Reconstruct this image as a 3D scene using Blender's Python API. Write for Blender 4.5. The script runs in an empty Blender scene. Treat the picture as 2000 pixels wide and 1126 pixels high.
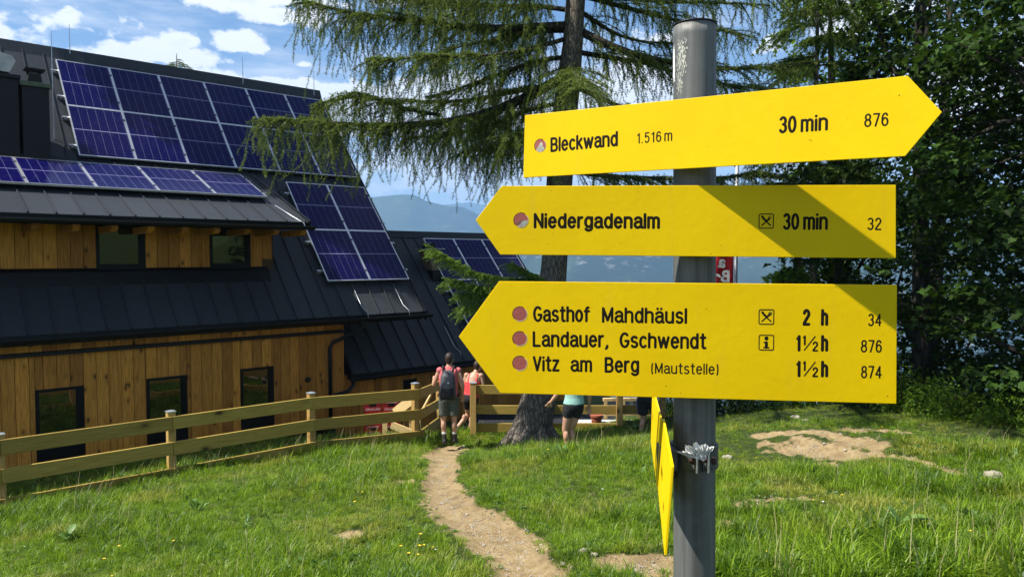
import bpy, math, random
import numpy as np
from mathutils import Vector, Matrix, Euler

random.seed(7)
RNG = np.random.default_rng(11)
scene = bpy.context.scene
col = scene.collection

# ------------------------------------------------------------ camera, light
F_PX = 1430.0                      # focal length in pixels of a 2000 px wide picture
PITCH = math.atan((563 - 500.4) / F_PX)
cam_d = bpy.data.cameras.new('camera')
cam_d.sensor_width = 36.0
cam_d.lens = 36.0 * F_PX / 2000.0
cam_d.clip_start = 0.05
cam_d.clip_end = 40000
cam = bpy.data.objects.new('camera', cam_d)
cam.location = (0, 0, 0)
cam.rotation_euler = (math.pi / 2 - PITCH, 0, 0)
col.objects.link(cam)
scene.camera = cam

SUN = Vector((-3.4, -1.0, 5.2)).normalized()      # direction towards the sun
sun_d = bpy.data.lights.new('sun', 'SUN')
sun_d.energy = 5.0
sun_d.angle = math.radians(0.53)
sun_d.color = (1.0, 0.95, 0.87)
sun = bpy.data.objects.new('sun', sun_d)
sun.rotation_euler = SUN.to_track_quat('Z', 'Y').to_euler()
sun.location = (-20, -6, 30)
col.objects.link(sun)

scene.view_settings.view_transform = 'Standard'
scene.view_settings.look = 'None'
scene.view_settings.exposure = 1.05
scene.view_settings.gamma = 1.0
scene.view_settings.use_curve_mapping = False
try:
    scene.cycles.max_bounces = 8
    scene.cycles.volume_bounces = 0
    scene.cycles.transparent_max_bounces = 8
except Exception:
    pass

world = bpy.data.worlds.new('World')
scene.world = world
world.use_nodes = True
WT = world.node_tree
WT.nodes.clear()


class G_:
    """small node-graph helper"""
    def __init__(self, tree): self.t = tree
    def n(self, kind, **kw):
        nd = self.t.nodes.new(kind)
        ins = kw.pop('ins', None)
        for k, v in kw.items(): setattr(nd, k, v)
        if ins:
            for k, v in ins.items():
                s = nd.inputs[k]
                if isinstance(v, bpy.types.NodeSocket): self.t.links.new(v, s)
                else: s.default_value = v
        return nd
    def m(self, op, a, b=None, c=None, clamp=False):
        nd = self.n('ShaderNodeMath', operation=op, use_clamp=clamp)
        for i, v in enumerate((a, b, c)):
            if v is None: continue
            if isinstance(v, bpy.types.NodeSocket): self.t.links.new(v, nd.inputs[i])
            else: nd.inputs[i].default_value = v
        return nd.outputs[0]
    def mix(self, f, a, b, blend='MIX'):
        nd = self.n('ShaderNodeMix', data_type='RGBA', blend_type=blend)
        for s, v in ((nd.inputs[0], f), (nd.inputs[6], a), (nd.inputs[7], b)):
            if isinstance(v, bpy.types.NodeSocket): self.t.links.new(v, s)
            else: s.default_value = v if not isinstance(v, tuple) or len(v) == 4 else (*v, 1)
        return nd.outputs[2]
    def smooth(self, v, lo, hi, a=0.0, b=1.0):
        nd = self.n('ShaderNodeMapRange', interpolation_type='SMOOTHSTEP', clamp=True)
        self.t.links.new(v, nd.inputs[0])
        for i, q in enumerate((lo, hi, a, b)): nd.inputs[i + 1].default_value = q
        return nd.outputs[0]
    def noise(self, vec, scale, detail=4, rough=.55, out='Fac'):
        nd = self.n('ShaderNodeTexNoise', ins={'Scale': scale, 'Detail': detail, 'Roughness': rough})
        if vec is not None: self.t.links.new(vec, nd.inputs['Vector'])
        return nd.outputs[out]
    def link(self, a, b): self.t.links.new(a, b)


# the sky: Nishita air with fair-weather clouds at their own bearings
g = G_(WT)
SKY_STRENGTH = 0.076
sky = g.n('ShaderNodeTexSky', sky_type='NISHITA', sun_disc=False, sun_elevation=math.asin(SUN.z),
          sun_rotation=math.atan2(SUN.x, SUN.y), altitude=1400, air_density=1.0, dust_density=0.6, ozone_density=2.2)
tc = g.n('ShaderNodeTexCoord').outputs['Generated']
sep = g.n('ShaderNodeSeparateXYZ', ins={0: tc})
az = g.m('ARCTAN2', sep.outputs[0], sep.outputs[1])
el = g.m('ARCSINE', sep.outputs[2])
vec = g.n('ShaderNodeCombineXYZ', ins={0: az, 1: g.m('MULTIPLY', el, 1.5), 2: 0.3}).outputs[0]
fine = g.noise(vec, 26.0, 7, .6)
mid = g.noise(vec, 9.0, 5, .55)
wisp_v = g.n('ShaderNodeMapping', ins={0: vec, 3: (1.0, 3.0, 1.0), 2: (0, 0, .35)}).outputs[0]
wisp = g.noise(wisp_v, 5.0, 6, .6)
# (px, py, half width, half height, softness) of clouds in the photograph's pixels, turned into bearings
CL = [(480, -5, 185, 62, 1.3), (565, 40, 110, 34, 1.1), (478, 92, 62, 24, 1.0), (335, 112, 90, 30, 1.1), (362, 90, 40, 22, 1.1),
      (595, 132, 34, 12, .55), (30, 75, 190, 50, .75), (170, 112, 210, 34, .85), (150, 60, 120, 30, .55), (420, 158, 170, 16, .5), (620, 190, 240, 34, 1.4),
      (860, 230, 290, 80, 1.5), (1000, 330, 330, 120, 1.15), (1240, 190, 150, 90, 1.3), (1290, 80, 70, 26, .9), (1500, 95, 70, 30, .8),
      (1640, 60, 100, 50, .7), (1760, 30, 90, 40, .8), (1540, 345, 180, 60, .6), (1900, 200, 260, 120, .8), (-60, 40, 170, 70, .8), (760, 10, 60, 20, .7)]
field = None
for px, py, wx, wy, s in CL:
    a0 = math.atan((px - 1000) / F_PX)
    e0 = math.atan((500.4 - py) / F_PX * math.cos(a0))
    k = F_PX / math.cos(a0) ** 2 * .95
    dx = g.m('MULTIPLY', g.m('SUBTRACT', az, a0), F_PX / wx / math.cos(a0))
    dy = g.m('MULTIPLY', g.m('SUBTRACT', el, e0), F_PX / wy)
    # flat base: the lower half falls off faster
    dy = g.m('MULTIPLY', dy, g.m('ADD', 1.0, g.m('MULTIPLY', g.m('LESS_THAN', dy, 0.0), .55)))
    d = g.m('SQRT', g.m('ADD', g.m('MULTIPLY', dx, dx), g.m('MULTIPLY', dy, dy)))
    v = g.m('MULTIPLY', g.m('SUBTRACT', 1.25, d), s)
    field = v if field is None else g.m('MAXIMUM', field, v)
# everywhere else the same broken cloud goes on
els = g.noise(vec, 3.1, 3, .5)
back = g.m('MULTIPLY', g.m('SUBTRACT', els, .52), 5.0)
outside = g.smooth(g.m('ABSOLUTE', az), .72, .95)
outside = g.m('MAXIMUM', outside, g.smooth(el, .42, .6))
field = g.m('MAXIMUM', field, g.m('SUBTRACT', g.m('MULTIPLY', back, outside), g.m('SUBTRACT', 1.0, outside)))
dens = g.m('ADD', field, g.m('ADD', g.m('MULTIPLY', g.m('SUBTRACT', fine, .5), 1.9), g.m('MULTIPLY', g.m('SUBTRACT', mid, .5), 1.5)))
mask = g.smooth(dens, .28, .66)
thin = g.m('ADD', g.m('MULTIPLY', g.smooth(wisp, .42, .70), .58), g.m('MULTIPLY', g.smooth(el, .30, .03), .24))
mask = g.m('MAXIMUM', mask, thin)
mask = g.m('MULTIPLY', mask, g.smooth(el, -.02, .02))
core = g.smooth(dens, .7, 1.7)
shade_n = g.noise(vec, 13.0, 5, .6)
ccol = g.mix(g.m('MULTIPLY', g.smooth(shade_n, .42, .66), core), (.97, .97, .97), (.66, .70, .77))
skyc = g.n('ShaderNodeHueSaturation', ins={'Saturation': 1.16, 'Color': sky.outputs[0]}).outputs[0]
bg1 = g.n('ShaderNodeBackground', ins={'Color': skyc, 'Strength': SKY_STRENGTH})
bg2 = g.n('ShaderNodeBackground', ins={'Color': ccol, 'Strength': .66})
wm = g.n('ShaderNodeMixShader', ins={0: mask, 1: bg1.outputs[0], 2: bg2.outputs[0]})
g.link(wm.outputs[0], g.n('ShaderNodeOutputWorld').inputs[0])

# ------------------------------------------------------------ frames and helpers
PSI = math.radians(41.82)
UD = Vector((math.cos(PSI), math.sin(PSI), 0))       # along the lodge
ND = Vector((-math.sin(PSI), math.cos(PSI), 0))      # away from the viewer, across the lodge


def ray(px, py):
    a = (px - 1000) / F_PX; b = (563 - py) / F_PX
    c, s = math.cos(PITCH), math.sin(PITCH)
    return Vector((a, c + b * s, b * c - s))


def at(px, py, Y):
    d = ray(px, py)
    return d * (Y / d.y)


def HP(t, c, h): return UD * t + ND * c + Vector((0, 0, h))


def props(o, label=None, cat=None, group=None, kind=None):
    if label: o['label'] = label
    if cat: o['category'] = cat
    if group: o['group'] = group
    if kind: o['kind'] = kind
    return o


def empty(name, loc, rotz=0.0, label=None, cat=None, group=None):
    o = bpy.data.objects.new(name, None)
    o.empty_display_size = .2
    o.location = loc; o.rotation_euler = (0, 0, rotz)
    col.objects.link(o)
    return props(o, label, cat, group)


def link(name, me, parent=None, loc=(0, 0, 0), rot=(0, 0, 0), scale=(1, 1, 1)):
    o = bpy.data.objects.new(name, me)
    o.location = loc; o.rotation_euler = rot; o.scale = scale
    if parent is not None: o.parent = parent
    col.objects.link(o)
    return o


class MB:
    def __init__(s): s.v = []; s.f = []
    def add(s, vs, fs):
        k = len(s.v); s.v += [tuple(p) for p in vs]; s.f += [tuple(i + k for i in f) for f in fs]; return s
    def box(s, x0, x1, y0, y1, z0, z1):
        return s.add([(x0, y0, z0), (x1, y0, z0), (x1, y1, z0), (x0, y1, z0), (x0, y0, z1), (x1, y0, z1), (x1, y1, z1), (x0, y1, z1)],
                     [(0, 3, 2, 1), (4, 5, 6, 7), (0, 1, 5, 4), (1, 2, 6, 5), (2, 3, 7, 6), (3, 0, 4, 7)])
    def obox(s, c, ax, ay, az, hx, hy, hz):
        c = Vector(c); ax = Vector(ax).normalized() * hx; ay = Vector(ay).normalized() * hy; az = Vector(az).normalized() * hz
        p = [c + ax * i + ay * j + az * k for k in (-1, 1) for i, j in ((-1, -1), (1, -1), (1, 1), (-1, 1))]
        return s.add(p, [(0, 3, 2, 1), (4, 5, 6, 7), (0, 1, 5, 4), (1, 2, 6, 5), (2, 3, 7, 6), (3, 0, 4, 7)])
    def beam(s, a, b, w, h, up=(0, 0, 1)):
        a = Vector(a); b = Vector(b); d = (b - a); L = d.length; d = d / L
        side = d.cross(Vector(up)).normalized(); u2 = side.cross(d)
        return s.obox((a + b) / 2, d, side, u2, L / 2, w / 2, h / 2)
    def prism(s, poly, vec):
        vec = Vector(vec); n = len(poly)
        p = [Vector(q) for q in poly]
        return s.add(p + [q + vec for q in p], [tuple(range(n))[::-1], tuple(range(n, 2 * n))] + [(i, (i + 1) % n, (i + 1) % n + n, i + n) for i in range(n)])
    def tube(s, pts, rad, n=8, cap=True, squash=None):
        pts = [Vector(p) for p in pts]; k0 = len(s.v)
        if not hasattr(rad, '__len__'): rad = [rad] * len(pts)
        ref = Vector((0, 0, 1)); prev = None
        for i, p in enumerate(pts):
            d = (pts[min(i + 1, len(pts) - 1)] - pts[max(i - 1, 0)]).normalized()
            if prev is None:
                a = d.cross(ref)
                if a.length < 1e-3: a = d.cross(Vector((1, 0, 0)))
                a.normalize()
            else:
                a = (prev - d * prev.dot(d)).normalized()
            prev = a; b = d.cross(a)
            for j in range(n):
                t = 2 * math.pi * j / n
                s.v.append(tuple(p + (a * math.cos(t) + b * math.sin(t)) * rad[i]))
        for i in range(len(pts) - 1):
            for j in range(n):
                q = k0 + i * n
                s.f.append((q + j, q + (j + 1) % n, q + n + (j + 1) % n, q + n + j))
        if cap:
            s.f.append(tuple(k0 + j for j in range(n))[::-1]); s.f.append(tuple(k0 + (len(pts) - 1) * n + j for j in range(n)))
        return s
    def ellipsoid(s, c, r, ax=None, nu=14, nv=9):
        c = Vector(c); k0 = len(s.v)
        M = ax if ax is not None else Matrix.Identity(3)
        s.v.append(tuple(c + M @ Vector((0, 0, -r[2]))))
        for i in range(1, nv):
            ph = -math.pi / 2 + math.pi * i / nv
            for j in range(nu):
                t = 2 * math.pi * j / nu
                s.v.append(tuple(c + M @ Vector((r[0] * math.cos(ph) * math.cos(t), r[1] * math.cos(ph) * math.sin(t), r[2] * math.sin(ph)))))
        s.v.append(tuple(c + M @ Vector((0, 0, r[2])))); top = len(s.v) - 1
        for j in range(nu):
            s.f.append((k0, k0 + 1 + (j + 1) % nu, k0 + 1 + j))
            s.f.append((top, top - nu + j, top - nu + (j + 1) % nu))
        for i in range(nv - 2):
            for j in range(nu):
                q = k0 + 1 + i * nu
                s.f.append((q + j, q + (j + 1) % nu, q + nu + (j + 1) % nu, q + nu + j))
        return s
    def mesh(s, name, mats, smooth=False, bevel=0):
        me = bpy.data.meshes.new(name); me.from_pydata(s.v, [], s.f)
        for m in (mats if isinstance(mats, (list, tuple)) else [mats]): me.materials.append(m)
        if smooth: me.polygons.foreach_set('use_smooth', [True] * len(me.polygons))
        me.update(); return me
    def build(s, name, mats, parent=None, smooth=False, bevel=0, off=None):
        if off is not None: s.v = [tuple(Vector(p) - Vector(off)) for p in s.v]
        o = link(name, s.mesh(name, mats, smooth), parent)
        if bevel:
            b = o.modifiers.new('bevel', 'BEVEL'); b.width = bevel; b.segments = 2; b.limit_method = 'ANGLE'
        return o


def np_mesh(name, V, Fc, mats, tint=None, smooth=False):
    """V (n,3), Fc (m,3) or (m,4) numpy"""
    me = bpy.data.meshes.new(name)
    k = Fc.shape[1]
    me.vertices.add(len(V)); me.vertices.foreach_set('co', V.astype(np.float32).ravel())
    me.loops.add(Fc.size); me.loops.foreach_set('vertex_index', Fc.astype(np.int32).ravel())
    me.polygons.add(len(Fc))
    me.polygons.foreach_set('loop_start', np.arange(0, Fc.size, k, dtype=np.int32))
    me.update(calc_edges=True)
    if smooth: me.polygons.foreach_set('use_smooth', np.ones(len(Fc), bool))
    for m in (mats if isinstance(mats, (list, tuple)) else [mats]): me.materials.append(m)
    if tint is not None:
        a = me.attributes.new('tint', 'FLOAT', 'POINT'); a.data.foreach_set('value', tint.astype(np.float32))
    return me


# ------------------------------------------------------------ materials
def new_mat(name):
    m = bpy.data.materials.new(name); m.use_nodes = True; m.node_tree.nodes.clear()
    g = G_(m.node_tree)
    bs = g.n('ShaderNodeBsdfPrincipled'); out = g.n('ShaderNodeOutputMaterial')
    g.link(bs.outputs[0], out.inputs[0])
    return m, g, bs, out


def setin(g, bs, **kw):
    names = {'col': 'Base Color', 'rough': 'Roughness', 'metal': 'Metallic', 'spec': 'Specular IOR Level', 'coat': 'Coat Weight', 'coatr': 'Coat Roughness', 'normal': 'Normal', 'trans': 'Transmission Weight', 'ior': 'IOR'}
    for k, v in kw.items():
        s = bs.inputs[names[k]]
        if isinstance(v, bpy.types.NodeSocket): g.link(v, s)
        elif k == 'col': s.default_value = (*v, 1)
        else: s.default_value = v


def plain(name, c, rough=.6, metal=0, var=.15, scale=8, bump=0, bscale=60, spec=.5, coord='Object', rand=0, coat=0):
    m, g, bs, out = new_mat(name)
    tc = g.n('ShaderNodeTexCoord').outputs[coord]
    n = g.noise(tc, scale, 5, .6)
    f = g.smooth(n, .3, .7)
    lo = tuple(x * (1 - var) for x in c); hi = tuple(min(1, x * (1 + var)) for x in c)
    cc = g.mix(f, lo, hi)
    if rand:
        r = g.n('ShaderNodeObjectInfo').outputs['Random']
        cc = g.mix(1.0, cc, g.n('ShaderNodeCombineColor', ins={0: g.m('ADD', 1 - rand, g.m('MULTIPLY', r, 2 * rand)), 1: g.m('ADD', 1 - rand, g.m('MULTIPLY', r, 2 * rand)), 2: g.m('ADD', 1 - rand, g.m('MULTIPLY', r, 2 * rand))}).outputs[0], 'MULTIPLY')
    rg = g.m('ADD', rough * .85, g.m('MULTIPLY', n, rough * .3))
    setin(g, bs, col=cc, rough=rg, metal=metal, spec=spec, coat=coat)
    if bump:
        b = g.n('ShaderNodeBump', ins={'Strength': bump, 'Distance': .01, 'Height': g.noise(tc, bscale, 4, .6)})
        setin(g, bs, normal=b.outputs[0])
    return m


def wood(name, c1, c2, axis=2, rough=.65, knots=True, rand=.25, kscale=2.2):
    m, g, bs, out = new_mat(name)
    tc = g.n('ShaderNodeTexCoord').outputs['Object']
    rnd = g.n('ShaderNodeObjectInfo').outputs['Random']
    shift = g.n('ShaderNodeCombineXYZ', ins={0: g.m('MULTIPLY', rnd, 37.0), 1: g.m('MULTIPLY', rnd, 91.0), 2: g.m('MULTIPLY', rnd, 53.0)}).outputs[0]
    v = g.n('ShaderNodeVectorMath', operation='ADD', ins={0: tc, 1: shift}).outputs[0]
    sc = [16, 16, 16]; sc[axis] = 1.1
    gm = g.n('ShaderNodeMapping', ins={0: v, 3: tuple(sc)}).outputs[0]
    grain = g.noise(gm, 3.2, 6, .62)
    sc2 = [60, 60, 60]; sc2[axis] = 2.0
    fineg = g.noise(g.n('ShaderNodeMapping', ins={0: v, 3: tuple(sc2)}).outputs[0], 3.0, 3, .5)
    f = g.m('ADD', g.m('MULTIPLY', g.smooth(grain, .32, .68), .7), g.m('MULTIPLY', fineg, .35))
    cc = g.mix(f, c1, c2)
    if knots:
        ks = [kscale * 2.2] * 3; ks[axis] = kscale * 1.15
        vo = g.n('ShaderNodeTexVoronoi', ins={'Vector': g.n('ShaderNodeMapping', ins={0: v, 3: tuple(ks)}).outputs[0], 'Scale': 1.0, 'Randomness': 1.0})
        kn = g.smooth(vo.outputs['Distance'], .05, .16, 1.0, 0.0)
        ring = g.smooth(vo.outputs['Distance'], .1, .3, .45, 0.0)
        cc = g.mix(ring, cc, tuple(x * .6 for x in c1))
        cc = g.mix(kn, cc, tuple(x * .22 for x in c1))
    if rand:
        k = g.m('ADD', 1 - rand, g.m('MULTIPLY', rnd, 2 * rand))
        k2 = g.m('ADD', 1 - rand * 1.15, g.m('MULTIPLY', rnd, 2.2 * rand))
        cc = g.mix(1.0, cc, g.n('ShaderNodeCombineColor', ins={0: k, 1: k2, 2: k2}).outputs[0], 'MULTIPLY')
    setin(g, bs, col=cc, rough=rough, spec=.3)
    b = g.n('ShaderNodeBump', ins={'Strength': .25, 'Distance': .004, 'Height': grain})
    setin(g, bs, normal=b.outputs[0])
    return m


def leafy(name, c_dark, c_light, rough=.5, trans=.35, spec=.35):
    """foliage: colour runs from c_dark to c_light with each leaf's own 'tint'"""
    m = bpy.data.materials.new(name); m.use_nodes = True; m.node_tree.nodes.clear(); g = G_(m.node_tree)
    t = g.n('ShaderNodeAttribute', attribute_name='tint').outputs['Fac']
    cc = g.mix(t, c_dark, c_light)
    bs = g.n('ShaderNodeBsdfPrincipled'); setin(g, bs, col=cc, rough=rough, spec=spec)
    tl = g.n('ShaderNodeBsdfTranslucent', ins={'Color': g.mix(.5, cc, tuple(x * 1.6 for x in (c_light[0] * 1.1, c_light[1], c_light[2] * .6)))})
    mx = g.n('ShaderNodeMixShader', ins={0: trans, 1: bs.outputs[0], 2: tl.outputs[0]})
    g.link(mx.outputs[0], g.n('ShaderNodeOutputMaterial').inputs[0])
    return m


M = {}
M['plank'] = wood('larch cladding', (.29, .112, .011), (.60, .275, .045), 2, rand=.32)
M['fence'] = wood('pressure treated fence wood', (.25, .165, .028), (.40, .285, .065), 0, rand=.12, kscale=1.6)
M['post'] = wood('fence post wood', (.33, .20, .055), (.50, .33, .11), 2, rand=.1, kscale=2)
M['board'] = wood('fresh sawn board', (.55, .38, .16), (.70, .52, .25), 0, rand=.08, kscale=1.2)
M['darkwood'] = wood('old dark wood', (.05, .025, .012), (.10, .05, .02), 0, rand=.1)


def metal_roof(name, c):
    m, g, bs, out = new_mat(name)
    tc = g.n('ShaderNodeTexCoord').outputs['Object']
    r = g.n('ShaderNodeObjectInfo').outputs['Random']
    v = g.n('ShaderNodeVectorMath', operation='ADD', ins={0: tc, 1: g.n('ShaderNodeCombineXYZ', ins={0: g.m('MULTIPLY', r, 30.0)}).outputs[0]}).outputs[0]
    n = g.noise(v, 2.2, 3, .5); d = g.noise(v, 14, 5, .65)
    cc = g.mix(g.smooth(d, .35, .75), tuple(x * .93 for x in c), tuple(x * 1.09 for x in c))
    k = g.m('ADD', .9, g.m('MULTIPLY', r, .2))
    cc = g.mix(1.0, cc, g.n('ShaderNodeCombineColor', ins={0: k, 1: k, 2: k}).outputs[0], 'MULTIPLY')
    setin(g, bs, col=cc, rough=g.m('ADD', .32, g.m('MULTIPLY', d, .10)), metal=.0, spec=.06)
    b = g.n('ShaderNodeBump', ins={'Strength': .25, 'Distance': .010, 'Height': n})
    setin(g, bs, normal=b.outputs[0])
    return m


M['roof'] = metal_roof('anthracite standing seam sheet', (.041, .046, .052))
M['trim'] = plain('black painted metal trim', (.005, .006, .007), .5, 0, .2, 6, spec=.3)
M['gal'] = plain('galvanised steel', (.42, .44, .46), .42, .8, .25, 30, .2, 90)
M['alu'] = plain('anodised aluminium frame', (.62, .63, .65), .35, .75, .08, 20)
M['zinc'] = plain('weathered sheet metal duct', (.40, .38, .34), .4, .6, .2, 6)
M['copper_green'] = plain('greenish metal chimney cap', (.07, .09, .05), .5, .3, .2, 10)
M['brown_metal'] = plain('brown render chimney', (.20, .15, .10), .8, 0, .3, 9, .4, 60)
M['concrete'] = plain('grey paving', (.26, .26, .27), .85, 0, .2, 3, .4, 40)
M['black_void'] = plain('dark room behind glass', (.01, .011, .012), .8, 0, .3, 4)
M['winframe'] = plain('dark window frame', (.004, .004, .0045), .5, 0, .2, 10, spec=.2)


def glass_mat():
    m, g, bs, out = new_mat('window glass')
    tc = g.n('ShaderNodeTexCoord').outputs['Object']
    setin(g, bs, col=(.004, .005, .005), rough=.02, spec=1.0)
    b = g.n('ShaderNodeBump', ins={'Strength': .12, 'Distance': .05, 'Height': g.noise(tc, 1.4, 2, .5)})
    setin(g, bs, normal=b.outputs[0])
    return m


M['glass'] = glass_mat()


def solar_mat():
    """one photovoltaic module: six columns of half cells, printed flat under the glass"""
    m, g, bs, out = new_mat('photovoltaic glass')
    tc = g.n('ShaderNodeTexCoord').outputs['Object']
    s = g.n('ShaderNodeSeparateXYZ', ins={0: tc}); x = s.outputs[0]; y = s.outputs[1]
    cw, ch = 1.06 / 6, .806 / 9
    def stripes(v, p, off, w0, w1):
        q = g.m('ABSOLUTE', g.m('SUBTRACT', g.m('FRACT', g.m('ADD', g.m('DIVIDE', v, p), off)), .5))
        return g.smooth(q, w0, w1)
    cx = stripes(x, cw, -.029 / cw, .455, .485)          # gaps between cell columns
    cy = stripes(y, ch, -.03 / ch, .40, .48)             # gaps between half cells
    bus = stripes(x, cw / 5, 0, .38, .48)
    mid = g.smooth(g.m('ABSOLUTE', g.m('SUBTRACT', y, .855)), .007, .013, 1, 0)
    n = g.noise(tc, 1.5, 2, .5)
    base = g.mix(n, (.0022, .0018, .040), (.0036, .0030, .062))
    base = g.mix(g.m('MULTIPLY', cy, .45), base, (.010, .009, .075))
    base = g.mix(g.m('MULTIPLY', bus, .12), base, (.04, .04, .13))
    base = g.mix(g.m('MULTIPLY', cx, g.m('ADD', .16, g.m('MULTIPLY', cy, .42))), base, (.34, .33, .52))
    base = g.mix(g.m('MULTIPLY', mid, .9), base, (.26, .25, .42))
    dirt = g.noise(tc, 7, 6, .7)
    base = g.mix(g.m('MULTIPLY', g.smooth(dirt, .5, .8), .05), base, (.4, .4, .38))
    setin(g, bs, col=base, rough=g.m('ADD', .10, g.m('MULTIPLY', dirt, .1)), spec=.12)
    return m


M['pv'] = solar_mat()


def yellow_mat():
    m, g, bs, out = new_mat('yellow enamelled sign sheet')
    tc = g.n('ShaderNodeTexCoord').outputs['Object']
    n = g.noise(tc, 5, 4, .6); n2 = g.noise(tc, 40, 4, .6)
    cc = g.mix(g.smooth(n, .3, .7), (.77, .505, 0.0), (.83, .555, 0.0))
    cc = g.mix(g.m('MULTIPLY', g.smooth(n2, .62, .8), .18), cc, (.62, .42, .02))
    run = g.noise(g.n('ShaderNodeMapping', ins={0: tc, 3: (14, 14, 1.6)}).outputs[0], 2.0, 5, .65)
    cc = g.mix(g.m('MULTIPLY', g.smooth(run, .56, .78), .16), cc, (.50, .36, .05))
    cc = g.mix(g.m('MULTIPLY', g.smooth(g.noise(tc, 170, 3, .6), .74, .80), .35), cc, (.40, .28, .06))
    setin(g, bs, col=cc, rough=g.m('ADD', .42, g.m('MULTIPLY', n2, .15)), spec=.16)
    h = g.m('ADD', g.noise(tc, 55, 3, .5), g.m('MULTIPLY', g.noise(tc, 240, 2, .5), .3))
    b = g.n('ShaderNodeBump', ins={'Strength': .16, 'Distance': .002, 'Height': h})
    setin(g, bs, normal=b.outputs[0])
    return m


M['yellow'] = yellow_mat()
M['yellow_worn'] = M['yellow']
M['ink'] = plain('black engraved lettering', (.010, .007, .004), .7, 0, .3, 80, spec=.15)
M['disc'] = plain('faded red waymark disc', (.34, .082, .062), .55, 0, .06, 60, .1, 300)
M['rim'] = plain('painted disc rim highlight', (.72, .62, .40), .5, 0, .1, 200)  # painted highlight for the lower right edge of the waymark discs
M['stick'] = plain('worn white sticker', (.46, .46, .38), .6, 0, .15, 200)
M['stick_line'] = plain('dark sticker lines', (.10, .10, .07), .6, 0, .1, 100)


def pole_mat():
    m, g, bs, out = new_mat('weathered galvanised pole')
    tc = g.n('ShaderNodeTexCoord').outputs['Object']
    v1 = g.n('ShaderNodeMapping', ins={0: tc, 3: (40, 40, 1.2)}).outputs[0]
    st = g.noise(v1, 1.6, 5, .6)
    n = g.noise(tc, 28, 6, .7); big = g.noise(tc, 6, 4, .6)
    cc = g.mix(g.smooth(st, .3, .7), (.090, .091, .084), (.172, .173, .160))
    cc = g.mix(g.m('MULTIPLY', g.smooth(n, .5, .75), .35), cc, (.22, .225, .22))
    cc = g.mix(g.m('MULTIPLY', g.smooth(big, .55, .75), .5), cc, (.05, .052, .05))
    v2 = g.n('ShaderNodeMapping', ins={0: tc, 3: (6, 6, 60)}).outputs[0]
    scr = g.smooth(g.noise(v2, 3, 5, .7), .64, .74)
    cc = g.mix(g.m('MULTIPLY', scr, .22), cc, (.32, .33, .32))
    setin(g, bs, col=cc, rough=g.m('ADD', .42, g.m('MULTIPLY', n, .2)), metal=.15, spec=.3)
    b = g.n('ShaderNodeBump', ins={'Strength': .35, 'Distance': .0015, 'Height': g.m('ADD', n, g.m('MULTIPLY', st, .6))})
    setin(g, bs, normal=b.outputs[0])
    return m


M['pole'] = pole_mat()
M['clamp'] = plain('dark steel clamp', (.10, .105, .11), .4, .35, .25, 25, .2, 200)
M['rust'] = plain('rusty bolt', (.06, .03, .02), .8, .3, .3, 80)


def foil_mat():
    m, g, bs, out = new_mat('crumpled silver foil')
    setin(g, bs, col=(.80, .79, .77), rough=.35, metal=.25)
    return m


M['foil'] = foil_mat()


def bark_mat(name, c1, c2, sc=1.0):
    m, g, bs, out = new_mat(name)
    tc = g.n('ShaderNodeTexCoord').outputs['Object']
    v = g.n('ShaderNodeMapping', ins={0: tc, 3: (9 * sc, 9 * sc, 2.6 * sc)}).outputs[0]
    wv = g.n('ShaderNodeVectorMath', operation='ADD', ins={0: v, 1: g.noise(v, 1.2, 3, .6, out='Color')}).outputs[0]
    vo = g.n('ShaderNodeTexVoronoi', feature='DISTANCE_TO_EDGE', ins={'Vector': wv, 'Scale': 1.0})
    crack = g.smooth(vo.outputs[0], .0, .16)
    n = g.noise(tc, 30 * sc, 6, .7)
    cc = g.mix(g.smooth(n, .3, .7), c1, c2)
    cc = g.mix(g.m('MULTIPLY', g.m('SUBTRACT', 1.0, crack), .75), cc, tuple(x * .5 for x in c1))
    setin(g, bs, col=cc, rough=.9, spec=.2)
    b = g.n('ShaderNodeBump', ins={'Strength': .8, 'Distance': .03, 'Height': g.m('ADD', crack, g.m('MULTIPLY', n, .5))})
    setin(g, bs, normal=b.outputs[0])
    return m


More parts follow.
